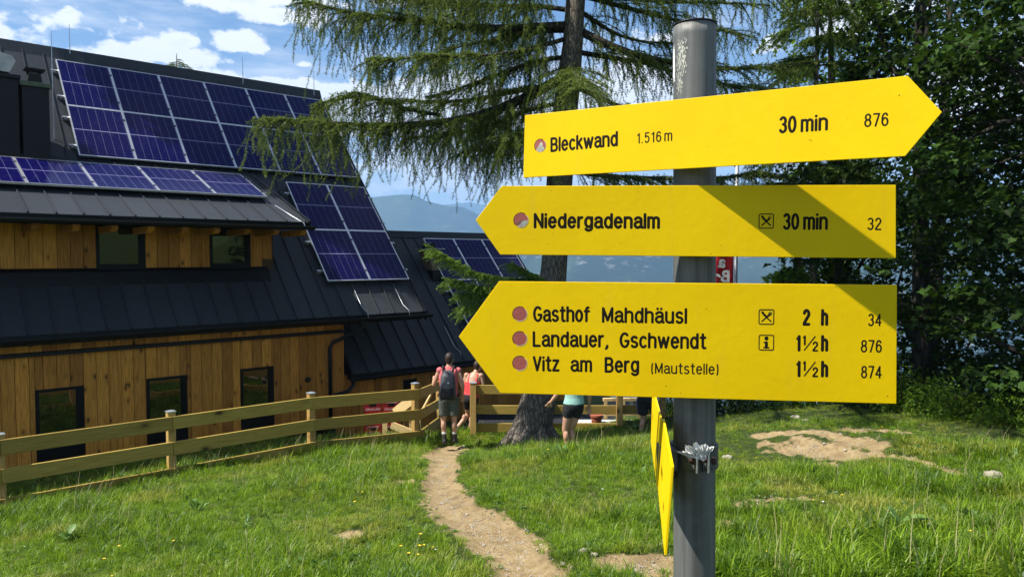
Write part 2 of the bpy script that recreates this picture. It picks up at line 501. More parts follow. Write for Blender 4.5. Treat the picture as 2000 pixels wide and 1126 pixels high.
M['larch_bark'] = bark_mat('larch bark', (.10, .086, .07), (.25, .22, .18), 2.1)
M['limb_bark'] = bark_mat('dark larch limb bark', (.035, .028, .022), (.085, .07, .055))
M['bark'] = bark_mat('maple bark', (.025, .022, .018), (.06, .052, .042))
M['needle'] = leafy('larch needles', (.026, .055, .010), (.17, .235, .045), trans=.35, spec=.2)
M['needle_bright'] = leafy('spruce shoots', (.045, .095, .015), (.17, .27, .045), trans=.35, spec=.2)
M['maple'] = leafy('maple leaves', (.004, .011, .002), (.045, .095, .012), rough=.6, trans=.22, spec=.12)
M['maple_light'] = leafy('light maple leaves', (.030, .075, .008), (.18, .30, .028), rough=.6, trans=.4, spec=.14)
def grass_mat(name, dark, light, dry):
    m = bpy.data.materials.new(name); m.use_nodes = True; m.node_tree.nodes.clear(); g = G_(m.node_tree)
    t = g.n('ShaderNodeAttribute', attribute_name='tint').outputs['Fac']
    pos = g.n('ShaderNodeNewGeometry').outputs['Position']
    cc = g.mix(t, dark, light)
    a = g.noise(pos, .9, 4, .6); b = g.noise(pos, 3.4, 4, .6)
    cc = g.mix(g.m('MULTIPLY', g.smooth(a, .48, .68), g.m('MULTIPLY', t, .85)), cc, dry)
    cc = g.mix(g.m('MULTIPLY', g.smooth(b, .56, .68), .7), cc, tuple(x * .55 for x in dark))
    bs = g.n('ShaderNodeBsdfPrincipled'); setin(g, bs, col=cc, rough=.42, spec=.3)
    tl = g.n('ShaderNodeBsdfTranslucent', ins={'Color': g.mix(.5, cc, (light[0] * 1.3, light[1] * 1.3, light[2]))})
    mx = g.n('ShaderNodeMixShader', ins={0: .38, 1: bs.outputs[0], 2: tl.outputs[0]})
    g.link(mx.outputs[0], g.n('ShaderNodeOutputMaterial').inputs[0])
    return m


M['grassm'] = grass_mat('meadow grass blades', (.020, .066, .003), (.25, .385, .014), (.46, .39, .08))
M['herb'] = leafy('broad meadow leaves', (.05, .12, .02), (.15, .26, .06), rough=.5, trans=.3)
M['straw'] = leafy('dry grass stalks', (.22, .19, .08), (.40, .36, .18), rough=.7, trans=.2)
M['petal'] = plain('yellow petals', (.80, .55, .02), .6, 0, .1, 50)
M['petal_white'] = plain('white petals', (.75, .75, .70), .6, 0, .1, 50)
M['stone'] = plain('pale limestone', (.34, .30, .23), .85, 0, .25, 14, .5, 40)
# ------------------------------------------------------------ ground
def sstep(a, b, x):
    t = np.clip((x - a) / (b - a), 0, 1); return t * t * (3 - 2 * t)


def ground0(x, y):
    x = np.asarray(x, float); y = np.asarray(y, float)
    xc = np.clip(x, -40, 40); yc = np.clip(y, -60, 40)
    z = -1.6 + .055 * xc + .048 * (xc - np.sqrt(xc * xc + .6)) * .5 - .1155 * yc
    z = z - .43 * np.exp(-(((x - .5) / 3.4) ** 2 + ((y - 14.1) / 2.6) ** 2))
    z = z + .20 * np.exp(-(((x - 3.9) / 1.5) ** 2 + ((y - 10.2) / 1.3) ** 2))
    z = z + .048 * np.sin(x * 1.7 + .6 * np.sin(y * 1.3)) * np.sin(y * 1.45 + 1.0) + .022 * np.sin(x * 4.3 + y * 1.1) * np.sin(y * 3.9 - x)
    t = UD.x * x + UD.y * y; c = ND.x * x + ND.y * y
    z = z + (-3.84 - .6 * sstep(8.5, 11, t) - z) * sstep(12.3, 13.9, c) * (1 - sstep(24, 28, c)) * (c > 12.3)
    s2 = sstep(15.1, 17.3, y) * (1 - sstep(2.6, 3.8, x)) * (1 - sstep(26, 30, y)) * (x > -14)
    z = z + (-4.44 - z) * s2
    Yd = 27 - sstep(2.6, 4.2, x) * 12.6
    d = np.clip(y - Yd, 0, None)
    drop = .62 * d * d / (d + 2.5)
    z = z - drop * (1 - sstep(24, 32, -x) * .3)
    far = np.hypot(x, y)
    return np.maximum(z, -430 + 14 * np.sin(x * .004) + 10 * np.sin(y * .005 + 1))


def ground_hit(px, py):
    d = ray(px, py); lo = 3.0
    for i in range(600):
        Y = 3.0 + i * .04; p = d * (Y / d.y)
        if p.z < float(ground0(p.x, p.y)): return p
    return d * (16 / d.y)


# bare earth: (px, py, px, py, radius m) strokes of the worn path and the bald patches
DIRT_PX = [(875, 873, 862, 888, .24), (866, 888, 866, 915, .17), (866, 915, 858, 940, .15), (858, 940, 868, 970, .18), (868, 970, 895, 1000, .20),
           (895, 1000, 945, 1035, .21), (945, 1035, 1005, 1070, .21), (1005, 1070, 1030, 1135, .17), (935, 1005, 1010, 1050, .14), (1030, 1135, 1000, 1180, .2),
           (890, 880, 945, 878, .18), (945, 882, 985, 873, .09), (782, 938, 788, 941, .11), (676, 1040, 686, 1044, .08), (655, 1112, 685, 1104, .06), (565, 1060, 570, 1062, .04),
           (1215, 1094, 1290, 1098, .15), (1275, 1120, 1305, 1130, .10), (1408, 1018, 1420, 1026, .09), (1470, 975, 1580, 972, .05), (1440, 986, 1500, 992, .07),
           (1570, 876, 1635, 888, .26), (1604, 906, 1626, 906, .08), (1490, 850, 1600, 842, .12), (1600, 842, 1700, 868, .14), (1490, 868, 1500, 866, .06), (1655, 838, 1745, 840, .14),
           (1762, 843, 1772, 845, .05), (1700, 886, 1800, 900, .09), (1800, 904, 1880, 926, .07), (1905, 932, 1950, 940, .03), (1556, 864, 1600, 870, .06)]
DIRT = []
for a, b, c, d, r in DIRT_PX:
    p = ground_hit(a, b); q = ground_hit(c, d); DIRT.append((p.x, p.y, q.x, q.y, r))


def hash_noise(x, y):
    return (np.sin(x * 9.1 + 2.2 * np.sin(y * 5.3)) * np.sin(y * 8.3 + 1.7 * np.sin(x * 6.1)) * .6 + np.sin(x * 23 + 3 * np.sin(y * 17)) * np.sin(y * 21 + x * 5) * .4)


def dirt(x, y):
    x = np.asarray(x, float); y = np.asarray(y, float)
    m = np.full(x.shape, -9.0)
    for ax, ay, bx, by, r in DIRT:
        vx, vy = bx - ax, by - ay; L = vx * vx + vy * vy + 1e-9
        t = np.clip(((x - ax) * vx + (y - ay) * vy) / L, 0, 1)
        d = np.hypot(x - ax - t * vx, y - ay - t * vy)
        m = np.maximum(m, 1 - d / (r * 1.25))
    m = m + (.30 + .22 * (x > 1.5)) * hash_noise(x, y) + .18 * hash_noise(x * 2.7 + 3, y * 2.7)
    return m          # > 0 means bare


def ground(x, y):
    return ground0(x, y) - .05 * np.clip(dirt(x, y) * 2, 0, 1)


def axis_vals(lo, hi, step, far_lo, far_hi, grow=1.25):
    a = list(np.arange(lo, hi, step))
    s, v = step, lo
    left = []
    while v > far_lo: s *= grow; v -= s; left.append(v)
    s, v = step, a[-1]; right = []
    while v < far_hi: s *= grow; v += s; right.append(v)
    return np.array(left[::-1] + a + right)


gx = axis_vals(-9, 10, .085, -7200, 7200); gy = axis_vals(4.0, 17.0, .085, -2400, 7200)
XX, YY = np.meshgrid(gx, gy); ZZ = ground(XX, YY)
fine_zone = (XX > -9) & (XX < 10) & (YY > 4) & (YY < 17)
ZZ = ZZ + np.where(fine_zone, (RNG.random(XX.shape) - .5) * np.where(dirt(XX, YY) > 0, .022, .03), 0)
GV = np.stack([XX.ravel(), YY.ravel(), ZZ.ravel()], 1)
ny, nx = XX.shape
ii, jj = np.meshgrid(np.arange(ny - 1), np.arange(nx - 1), indexing='ij')
quad = np.stack([ii * nx + jj, ii * nx + jj + 1, (ii + 1) * nx + jj + 1, (ii + 1) * nx + jj], -1).reshape(-1, 4)
BARE = dirt(GV[:, 0], GV[:, 1])
cxy = GV[quad].mean(1)
dm = dirt(cxy[:, 0], cxy[:, 1])
near = (np.abs(cxy[:, 0]) < 40) & (cxy[:, 1] < 32) & (cxy[:, 1] > -40)
is_path = near & (dm > .06)


def ground_mat(name, kind):
    """turf soil, bare earth where the turf is worn through ('bare' > 0)"""
    m, g, bs, out = new_mat(name)
    geo = g.n('ShaderNodeNewGeometry').outputs['Position']
    n1 = g.noise(geo, 1.3, 5, .6); n2 = g.noise(geo, 9, 6, .7); n3 = g.noise(geo, 60, 4, .7)
    if kind == 'far':
        cc = g.mix(g.smooth(g.noise(geo, .004, 5, .6), .4, .6), (.03, .06, .02), (.10, .15, .05))
    else:
        s1 = g.mix(g.smooth(n2, .3, .7), (.36, .25, .12), (.60, .45, .24))
        s1 = g.mix(g.m('MULTIPLY', g.smooth(n3, .54, .74), .45), s1, (.16, .11, .055))
        s1 = g.mix(g.m('MULTIPLY', g.smooth(g.noise(geo, 25, 3, .6), .60, .70), .7), s1, (.52, .45, .32))
        s1 = g.mix(g.m('MULTIPLY', g.smooth(g.noise(geo, 4.5, 4, .6), .52, .66), .55), s1, (.20, .135, .065))
        s1 = g.mix(g.m('MULTIPLY', g.smooth(n1, .5, .75), .35), s1, (.22, .175, .095))
        s2 = g.mix(g.smooth(n2, .3, .7), (.035, .055, .012), (.08, .12, .025))
        s2 = g.mix(g.m('MULTIPLY', g.smooth(n3, .5, .8), .6), s2, (.13, .115, .05))
        b = g.n('ShaderNodeAttribute', attribute_name='bare').outputs['Fac']
        b = g.m('ADD', b, g.m('MULTIPLY', g.m('SUBTRACT', n2, .5), .9))
        cc = g.mix(g.smooth(b, -.22, .10), s2, s1)
    setin(g, bs, col=cc, rough=.95, spec=.15)
    h = g.m('ADD', g.m('MULTIPLY', n2, .6), n3)
    b = g.n('ShaderNodeBump', ins={'Strength': 1.0 if kind != 'far' else .1, 'Distance': .05, 'Height': h})
    setin(g, bs, normal=b.outputs[0])
    return m


M['gravel'] = plain('dark grey gravel', (.030, .031, .036), .95, 0, .4, 30, .8, 60, spec=.0)


def sub_ground(name, sel, mt, label):
    q = quad[sel]; ids, inv = np.unique(q, return_inverse=True)
    me = np_mesh(name, GV[ids], inv.reshape(-1, 4), mt, smooth=True)
    at_ = me.attributes.new('bare', 'FLOAT', 'POINT'); at_.data.foreach_set('value', np.clip(BARE[ids], -3, 1).astype(np.float32))
    o = link(name, me)
    props(o, kind='structure'); o['label'] = label
    return o


sub_ground('meadow', near & ~is_path, ground_mat('meadow soil', 'meadow'), 'sloping alpine meadow in front of the lodge')
sub_ground('path', is_path, ground_mat('pale trodden earth', 'soil'), 'narrow trodden earth footpath and bare patches in the meadow')
sub_ground('valley', ~near, ground_mat('distant valley floor', 'far'), 'hillside falling into the far valley')

# paved terrace behind the fence
MB().box(-1.4, 2.9, 17.4, 21.5, -4.5, -4.40).build('terrace', M['gravel']).__setitem__('kind', 'structure')

# ------------------------------------------------------------ far mountains
def mount_mat(name, c1, c2, rock):
    m, g, bs, out = new_mat(name)
    geo = g.n('ShaderNodeNewGeometry').outputs['Position']
    n = g.noise(geo, .0035, 6, .65); n2 = g.noise(geo, .02, 5, .7)
    cc = g.mix(g.smooth(n, .4, .6), c1, c2)
    cc = g.mix(g.m('MULTIPLY', g.smooth(n2, .56, .68), rock), cc, (.34, .33, .30))
    setin(g, bs, col=cc, rough=.95, spec=.1)
    return m


def ridge(name, prof, Y, depth, base, amp, mt, label, seed):
    r = np.random.default_rng(seed)
    px = np.array([p[0] for p in prof], float); py = np.array([p[1] for p in prof], float)
    nxp, nyp = 420, 46
    xs = np.linspace(px[0], px[-1], nxp); tops = np.interp(xs, px, py)
    X = (xs - 1000) / F_PX * Y; Z = (500.4 - tops) / F_PX * Y
    for o in range(1, 6):
        k = 2 ** o * 3; ph = r.random() * 9
        Z = Z + amp * .5 ** o * np.sin(np.linspace(0, k * 2.1, nxp) * 3 + ph + np.sin(np.linspace(0, k, nxp)))
    V = np.zeros((nyp, nxp, 3))
    for j in range(nyp):
        t = j / (nyp - 1)          # 0 front foot, crest at .6, 1 behind
        if t < .6:
            s = t / .6; yy = Y - depth * (1 - s); zz = base + (Z - base) * (s ** 1.15)
        else:
            s = (t - .6) / .4; yy = Y + depth * .8 * s; zz = Z - (Z - base) * s ** 1.2
        rel = np.zeros(nxp)
        for o in range(4):
            f = 2 ** o
            rel += .5 ** o * np.sin(X / 260 * f + 1.9 * np.sin(yy / 300 * f + o) + o * 2) * np.cos(yy / 210 * f + o)
        env = min(1, 4 * abs(t - .6)) * min(1, t * 4)
        V[j, :, 0] = X * (yy / Y) ** .5; V[j, :, 1] = yy; V[j, :, 2] = zz + rel * amp * 2.6 * env
    i2, j2 = np.meshgrid(np.arange(nyp - 1), np.arange(nxp - 1), indexing='ij')
    q = np.stack([i2 * nxp + j2, i2 * nxp + j2 + 1, (i2 + 1) * nxp + j2 + 1, (i2 + 1) * nxp + j2], -1).reshape(-1, 4)
    o = link(name, np_mesh(name, V.reshape(-1, 3), q, mt, smooth=True)); o['kind'] = 'structure'; o['label'] = label


forest = mount_mat('distant forest slopes', (.012, .024, .012), (.030, .050, .020), .2)
forest2 = mount_mat('rocky forest slopes', (.010, .020, .010), (.024, .040, .016), .4)
ridge('mountain', [(-500, 470), (200, 430), (600, 400), (700, 392), (740, 384), (790, 379), (812, 380), (832, 392), (870, 402), (905, 405), (930, 418), (960, 440), (1000, 462), (1100, 470), (1400, 470), (2400, 480)],
      4200, 1500, -440, 6, forest, 'blue flat topped mountain beyond the annex roof', 3)
ridge('mountain', [(-500, 450), (500, 420), (800, 405), (880, 399), (915, 396), (950, 402), (1000, 410), (1100, 404), (1300, 398), (1500, 372), (1560, 368), (1700, 380), (2400, 400)],
      7600, 1500, -440, 9, forest, 'pale farthest mountain range on the horizon', 5)
ridge('mountain', [(-500, 560), (700, 530), (900, 500), (960, 478), (1000, 455), (1100, 415), (1200, 390), (1320, 372), (1420, 362), (1500, 359), (1570, 357), (1700, 350), (1900, 372), (2500, 400)],
      2600, 1300, -440, 5, forest2, 'steep blue mountainside with pale cliffs across the valley', 8)

# ------------------------------------------------------------ lodge
O1 = (5.0, 17.0, -3.84)
lodge = empty('mountain_lodge', HP(*O1), PSI, 'timber lodge with dark metal roof, solar panels and long dormer left of the signpost', 'building')
O2 = (12.0, 17.5, -3.84)
annex = empty('lodge_annex', HP(*O2), PSI, 'lower dark roofed annex with three columns of solar panels, between the lodge and the larch', 'building')


def hb(o, name, mats, O=O1, parent=None, smooth=False, bevel=0):
    return o.build(name, mats, parent or (lodge if O is O1 else annex), smooth, bevel, off=O)


TH = math.radians(48.43); TD = math.radians(22.3)
def roof_h(c): return 4.455 - math.tan(TH) * (20.25 - c)
def dorm_h(c): return 1.82 + math.tan(TD) * (c - 17.5)
def ann_h(c): return .358 - math.tan(TH) * (18.27 - c)


def pan(width, c0, c1, hf, first=True):
    """a standing seam pan in local coords: x across, y/z up the slope, the upstand on its left edge"""
    L0 = (0, c0, hf(c0)); L1 = (0, c1, hf(c1)); th = math.atan2(L1[2] - L0[2], c1 - c0)
    nz, nyv = math.cos(th), -math.sin(th)
    mb = MB()
    def slab(x0, x1, d0, d1):
        p = []
        for d in (d0, d1):
            for x in (x0, x1):
                for L in (L0, L1): p.append((x, L[1] - c0 + nyv * d, L[2] - L0[2] + nz * d))
        mb.add(p, [(0, 1, 3, 2), (4, 6, 7, 5), (0, 4, 5, 1), (2, 3, 7, 6), (0, 2, 6, 4), (1, 5, 7, 3)])
    slab(0.012, width - .002, -.03, 0)
    slab(-.010, .010, -.03, .036)
    return mb, L0


def lay_pans(t0, t1, step, c0, c1, hf, O, parent, off=0.0):
    mb, L0 = pan(step, c0, c1, hf)
    me = mb.mesh('roof_pan', M['roof'])
    t = t0
    while t < t1 - .02:
        if t + step > t1 + .02:
            mb2, _ = pan(t1 - t, c0, c1, hf); m2 = mb2.mesh('roof_pan', M['roof'])
        else: m2 = me
        link('roof_pan', m2, parent, (t - O[0], L0[1] - O[1], L0[2] - O[2]))
        t += step


# main roof
lay_pans(2.19 - .415 * 9, 10.56, .415, 15.08, 20.62, roof_h, O1, lodge)
T0, T1 = 2.19 - .415 * 9, 10.56
# solid body under the pans so the roof has an inside
rb = MB()
rb.prism([(T0, 15.14, roof_h(15.14) - .045), (T0, 20.6, roof_h(20.6) - .045), (T0, 20.6, roof_h(20.6) - .22), (T0, 15.45, roof_h(15.14) - .22), (T0, 15.14, roof_h(15.14) - .2)], (T1 - T0 - .03, 0, 0))
hb(rb, 'roof_deck', M['trim'])
rb = MB(); c1b = 26.0
rb.prism([(T0, 20.66, roof_h(20.62)), (T0, c1b, roof_h(20.62) - 1.127 * (c1b - 20.66)), (T0, c1b, roof_h(20.62) - 1.127 * (c1b - 20.66) - .2), (T0, 20.66, roof_h(20.62) - .2)], (T1 - T0, 0, 0))
hb(rb, 'back_roof', M['roof'])
hb(MB().prism([(T0 - .05, 20.50, 4.74), (T0 - .05, 20.62, 5.02), (T0 - .05, 20.80, 5.02), (T0 - .05, 20.9, 4.74)], (T1 - T0 + .12, 0, 0)), 'ridge_cap', M['roof'])
# verge trim on the right rake
a = HP(0, 0, 0)
def rake_strip(t, c0, c1, hf, w=.05, up=.045, dn=.20):
    return MB().prism([(t, c0, hf(c0) + up), (t, c1, hf(c1) + up), (t, c1, hf(c1) - dn), (t, c0, hf(c0) - dn)], (w, 0, 0))
hb(rake_strip(10.56, 15.06, 20.62, roof_h), 'verge_trim', M['trim'])


def gutter(t0, t1, c, h, O, r=.075):
    mb = MB(); n = 9
    pts = []
    for i in range(n):
        a = math.pi + math.pi * i / (n - 1)
        pts.append((c + r * math.cos(a), h + r * math.sin(a)))
    inner = [(c + (r - .006) * math.cos(math.pi + math.pi * i / (n - 1)), h + (r - .006) * math.sin(math.pi + math.pi * i / (n - 1))) for i in range(n)][::-1]
    poly = [(t0, a, b) for a, b in pts + inner]
    mb.prism(poly, (t1 - t0, 0, 0))
    mb.tube([(t0, c - r, h), (t1, c - r, h)], .012, 6)
    return hb(mb, 'gutter', M['trim'], O)


gutter(T0, 10.72, 15.0, -1.44, O1)
hb(MB().box(T0, 10.5, 15.08, 15.11, -1.56, -1.37), 'fascia_board', M['trim'])
for i in range(9):      # gutter brackets
    t = 1.9 + i * 1.05
    hb(MB().tube([(t, 15.09, -1.50), (t, 15.04, -1.53), (t, 14.99, -1.53), (t, 14.93, -1.49)], .012, 6), 'gutter_bracket', M['trim'])

# walls: core and planks
hb(MB().box(T0, 8.40, 15.39, 25.5, -3.9, -1.42), 'wall', M['darkwood'])
hb(MB().prism([(8.3, 15.5, -1.5), (8.3, 20.6, 4.4), (8.3, 25.4, -.9), (8.3, 25.4, -3.9), (8.3, 15.5, -3.9)], (.1, 0, 0)), 'gable_wall', M['darkwood'])
hb(MB().prism([(T0, 15.5, -1.5), (T0, 20.6, 4.4), (T0, 25.4, -.9), (T0, 25.4, -3.9), (T0, 15.5, -3.9)], (.1, 0, 0)), 'gable_wall', M['plank'])
WIN = [(2.31, 3.07), (4.15, 4.91), (6.0, 6.73), (.45, 1.2)]
WTOP, WBOT = -2.385, -3.76
step = .2125


def plank_mesh(w, z0, z1, d=.024, ch=.006):
    mb = MB()
    # shallow chamfered board, front faces -y
    pr = [(0.003, d), (0.003, ch), (ch + .003, 0), (w - ch - .003, 0), (w - .003, ch), (w - .003, d)]
    mb.prism([(a, b, 0) for a, b in pr], (0, 0, z1 - z0))
    return mb.mesh('plank', M['plank'])


pm = {}
def plank(t, w, z0, z1, c, O, parent):
    k = (round(w, 4), round(z1 - z0, 4))
    if k not in pm: pm[k] = plank_mesh(w, z0, z1)
    link('plank', pm[k], parent, (t - O[0], c - O[1] - random.random() * .006, z0 - O[2]))


t = .1
while t < 8.40:
    w = min(step, 8.42 - t)
    plank(t, w, -1.70, -1.42, 15.352, O1, lodge)          # short row above the drip strip
    pieces = [(-3.86, -1.77)]
    segs = []
    x = t; bounds = sorted(set([t, t + w] + [b for q in WIN for b in q if t < b < t + w]))
    for b0, b1 in zip(bounds[:-1], bounds[1:]):
        if b1 - b0 < .012: continue
        m_ = (b0 + b1) / 2
        if any(q[0] < m_ < q[1] for q in WIN): plank(b0, b1 - b0, WTOP, -1.77, 15.352, O1, lodge)
        else: plank(b0, b1 - b0, -3.86, -1.77, 15.352, O1, lodge)
    t += step
hb(MB().prism([(0, 15.36, -1.70), (0, 15.27, -1.715), (0, 15.27, -1.775), (0, 15.36, -1.77)], (8.42, 0, 0)), 'drip_flashing', M['trim'])
hb(MB().box(8.40, 8.44, 15.34, 15.5, -3.86, -1.42), 'corner_board', M['plank'])


def window(t0, t1, z0, z1, c, O, parent, glass_to, sill=True, jamb=.10):
    """recessed window: dark reveals, frame and a pane that mirrors the slope outside"""
    W = t1 - t0
    fr = MB(); f = .055
    fr.box(t0, t0 + f, c - .015, c + .06, z0, z1).box(t1 - f, t1, c - .015, c + .06, z0, z1)
    fr.box(t0 + f, t1 - f, c - .015, c + .06, z1 - f, z1).box(t0 + f, t1 - f, c - .015, c + .06, z0, glass_to)
    fo = hb(fr, 'window', M['winframe'], O, parent)
    gl = MB().box(t0 + f, t1 - f - .07, c + .015, c + .03, glass_to, z1 - f).build('pane', M['glass'], fo, off=O)
    sh = MB().box(t1 - f - .07, t1 - f, c + .002, c + .045, glass_to, z1 - f).build('sash', M['winframe'], fo, off=O)
    return fo


for a0, a1 in WIN: window(a0, a1, WBOT, WTOP, 15.35, O1, lodge, -3.25)

hb(MB().tube([(7.52, 15.36, -2.78), (7.52, 15.31, -2.78)], .06, 14), 'wall_vent', M['trim'])
# downpipe at the lodge corner
hb(MB().tube([(8.75, 15.0, -1.52), (8.75, 15.0, -1.62), (8.60, 15.15, -1.78), (8.12, 15.26, -1.98), (8.05, 15.27, -2.10), (8.05, 15.27, -3.8)], .045, 10), 'downpipe', M['trim'], smooth=True)
hb(MB().tube([(8.70, 15.38, -2.95), (8.68, 15.34, -3.06), (8.50, 15.27, -3.16), (8.1, 15.27, -3.22)], .045, 10), 'downpipe', M['trim'], smooth=True)
hb(MB().prism([(8.66, 14.94, -1.5), (8.84, 14.94, -1.5), (8.80, 14.96, -1.68), (8.70, 14.96, -1.68)], (0, .12, 0)), 'rain_hopper', M['trim'])

# dormer
DC0 = 14.87
lay_pans(2.2 - .424 * 9, 7.36, .424, DC0, 18.12, dorm_h, O1, lodge)
DT0 = 2.2 - .424 * 9
hb(MB().prism([(DT0, DC0 + .05, dorm_h(DC0 + .05) - .04), (DT0, 18.1, dorm_h(18.1) - .04), (DT0, 18.1, dorm_h(18.1) - .5), (DT0, 15.98, .62), (DT0, DC0 + .05, .60)], (7.34 - DT0, 0, 0)), 'dormer_deck', M['trim'])
hb(rake_strip(7.36, DC0 - .02, 18.1, dorm_h, .05, .04, .14), 'verge_trim', M['trim'])
gutter(DT0, 7.46, DC0 - .07, .64, O1, .07)
hb(MB().box(DT0, 7.05, 16.02, 18.6, -.45, .9), 'dormer_wall', M['darkwood'])
DW = [(3.47, 4.35), (5.63, 6.51), (.9, 1.78)]
t = .05 + .22 * 2
dst = .2205
tt = 7.0
edges = [7.0 - i * dst for i in range(34)][::-1]
for b0, b1 in zip(edges[:-1], edges[1:]):
    bounds = sorted(set([b0, b1] + [b for q in DW for b in q if b0 < b < b1]))
    for e0, e1 in zip(bounds[:-1], bounds[1:]):
        if e1 - e0 < .012: continue
        m_ = (e0 + e1) / 2
        if any(q[0] < m_ < q[1] for q in DW): continue
        plank(e0, e1 - e0, -.225 if e1 < 6.8 else -.06, .60, 15.965, O1, lodge)
for a0, a1 in DW: window(a0, a1, -.36, .60, 15.97, O1, lodge, -.15)
hb(MB().prism([(DT0, 15.99, -.235), (DT0, 15.90, -.30), (DT0, 15.80, -.55), (DT0, 16.05, -.5)], (6.9 - DT0, 0, 0)), 'apron_flashing', M['trim'])
rt = MB()
for i in range(12):
    t = 7.22 - i * .62
    hb(MB().prism([(t, 15.95, .57), (t, DC0 + .06, .57), (t, DC0 + .02, .53), (t, DC0 + .12, .46), (t, 15.95, .44)], (.11, 0, 0)), 'rafter_tail', M['plank'])

# solar panels
PW, PL = 1.134, 1.65


def pv_meshes():
    d = .030
    body = MB().box(.006, PW - .010, .006, PL - .006, 0, d).mesh('solar_panel', M['pv'])
    fr = MB(); w = .024; top = d + .004
    fr.box(.002, w, .002, PL - .002, -.006, top).box(PW - w - .004, PW - .006, .002, PL - .002, -.006, top)
    fr.box(w, PW - w - .004, .002, w, -.006, top).box(w, PW - w - .004, PL - w, PL - .002, -.006, top)
    frm = fr.mesh('frame', M['alu'])
    clm = MB().box(PW - .030, PW + .006, 0, .05, top, top + .012).mesh('panel_clamp', M['trim'])
    return body, frm, clm


PVB, PVF, PVC = pv_meshes()


def solar(t, c, h, th, parent, O, clamp=True):
    """t,c,h is the panel's lower left corner"""
    o = link('solar_panel', PVB, parent, (t - O[0], c - O[1], h - O[2]), (th, 0, 0))
    link('frame', PVF, o)
    for y in (.28, 1.30): link('panel_clamp', PVC, o, (0, y, 0))
    return o


def pv_array(t0, ct, ht, th, ncol, nrow, parent, O, skip=()):
    for i in range(ncol):
        for j in range(nrow):
            if (i, j) in skip: continue
            s = PL * (j + 1)
            solar(t0 + PW * i, ct - s * math.cos(th), ht - s * math.sin(th), th, parent, O)
    # rails under the panels, sticking out on both sides, with a bracket at each end
    for j in range(nrow):
        for fr_ in (.22, .78):
            s = PL * (j + fr_); c_, h_ = ct - s * math.cos(th), ht - s * math.sin(th)
            ny, nz = math.sin(th), -math.cos(th)
            y0, z0 = c_ + ny * .03, h_ + nz * .03
            L = PW * ncol
            hb(MB().obox((t0 + L / 2, y0, z0), (1, 0, 0), (0, math.cos(th), math.sin(th)), (0, -math.sin(th), math.cos(th)), L / 2 + .13, .02, .018), 'mounting_rail', M['gal'], O, parent)
            mb = MB()
            for tx in (t0 - .06, t0 + L + .05):
                mb = MB().obox((tx, y0 + ny * .06, z0 + nz * .06), (1, 0, 0), (0, math.cos(th), math.sin(th)), (0, -math.sin(th), math.cos(th)), .035, .045, .05)
                mb.obox((tx - .045, y0 + ny * .045, z0 + nz * .045), (1, 0, 0), (0, math.cos(th), math.sin(th)), (0, -math.sin(th), math.cos(th)), .02, .015, .03)
                hb(mb, 'rail_clamp', M['gal'], O, parent, bevel=.006)


pv_array(3.637, 20.251, 4.625, TH, 6, 2, lodge, O1)
pv_array(3.637 + 4.555, 20.251 - 3.676 * math.cos(TH), 4.625 - 3.676 * math.sin(TH), TH, 2, 2, lodge, O1)
pv_array(2.376 - PW * 2, 17.496, 1.939, .3898, 6, 1, lodge, O1)
pv_array(12.73, 18.268, .528, TH, 3, 2, annex, O2)
for p_, O_, hf, cc_, tt_ in ((lodge, O1, roof_h, 15.35, (10.0, 8.85)), (annex, O2, ann_h, 15.9, (12.0,))):
    for t in tt_:      # small grounding wires from gutter to seam
        hb(MB().tube([(t, cc_ + .3, hf(cc_ + .3) + .05), (t, cc_ - .15, hf(cc_ - .15) + .05), (t + .03, cc_ - .36, hf(cc_ - .2) - .02), (t + .03, cc_ - .40, hf(cc_ - .2) - .14)], .010, 6), 'earth_wire', M['gal'], O_, p_, smooth=True)
hb(MB().tube([(7.0, 15.75, dorm_h(15.75) + .03), (7.1, 15.1, dorm_h(15.1) + .03), (7.25, 14.86, .72), (7.26, 14.80, .58)], .014, 6), 'earth_wire', M['gal'], smooth=True)

# chimneys, duct, lightning rods
ch = hb(MB().box(2.62, 3.10, 17.95, 18.55, 1.9, 3.50), 'chimney', M['trim'], bevel=.01)
MB().box(2.585, 3.135, 17.91, 18.59, 3.49, 3.585).build('chimney_cap', M['copper_green'], ch, bevel=.008, off=O1)
cw = MB()
cw.prism([(2.74, 18.1, 3.585), (3.02, 18.1, 3.585), (2.98, 18.1, 3.80), (2.78, 18.1, 3.80)], (0, .22, 0))
cw.box(2.70, 3.06, 18.04, 18.38, 3.865, 3.895).box(2.76, 2.79, 18.1, 18.13, 3.8, 3.87).box(2.97, 3.0, 18.1, 18.13, 3.8, 3.87).box(2.76, 2.79, 18.3, 18.33, 3.8, 3.87).box(2.97, 3.0, 18.3, 18.33, 3.8, 3.87)
cw.build('chimney_cowl', M['trim'], ch, off=O1)
ch = hb(MB().box(1.75, 2.56, 17.95, 18.75, 1.9, 3.60), 'chimney', M['trim'], bevel=.01)
MB().box(1.70, 2.60, 17.90, 18.8, 3.60, 3.68).build('chimney_cap', M['trim'], ch, bevel=.01, off=O1)
d_ = MB().prism([(1.6, 17.95, 3.72), (2.42, 17.95, 3.72), (2.53, 17.95, 3.96), (2.47, 17.95, 4.06), (1.6, 17.95, 4.24)], (0, .7, 0))
d_.build('vent_hood', M['zinc'], ch, off=O1)
for t, c, z0, z1 in ((3.27, 18.55, 1.9, 4.85), (4.01, 20.58, 4.7, 5.62), (8.24, 20.55, 4.7, 5.58), (10.4, 20.55, 4.7, 5.6)):
    r_ = hb(MB().tube([(t, c, z0), (t, c, z0 + (z1 - z0) * .5), (t, c, z1)], [.012, .009, .006], 6), 'lightning_rod', M['gal'])
# seams of the front part: step flashing beside the chimneys
hb(MB().box(2.56, 3.6, 18.05, 18.09, 2.02, 2.12), 'step_flashing', M['roof'])

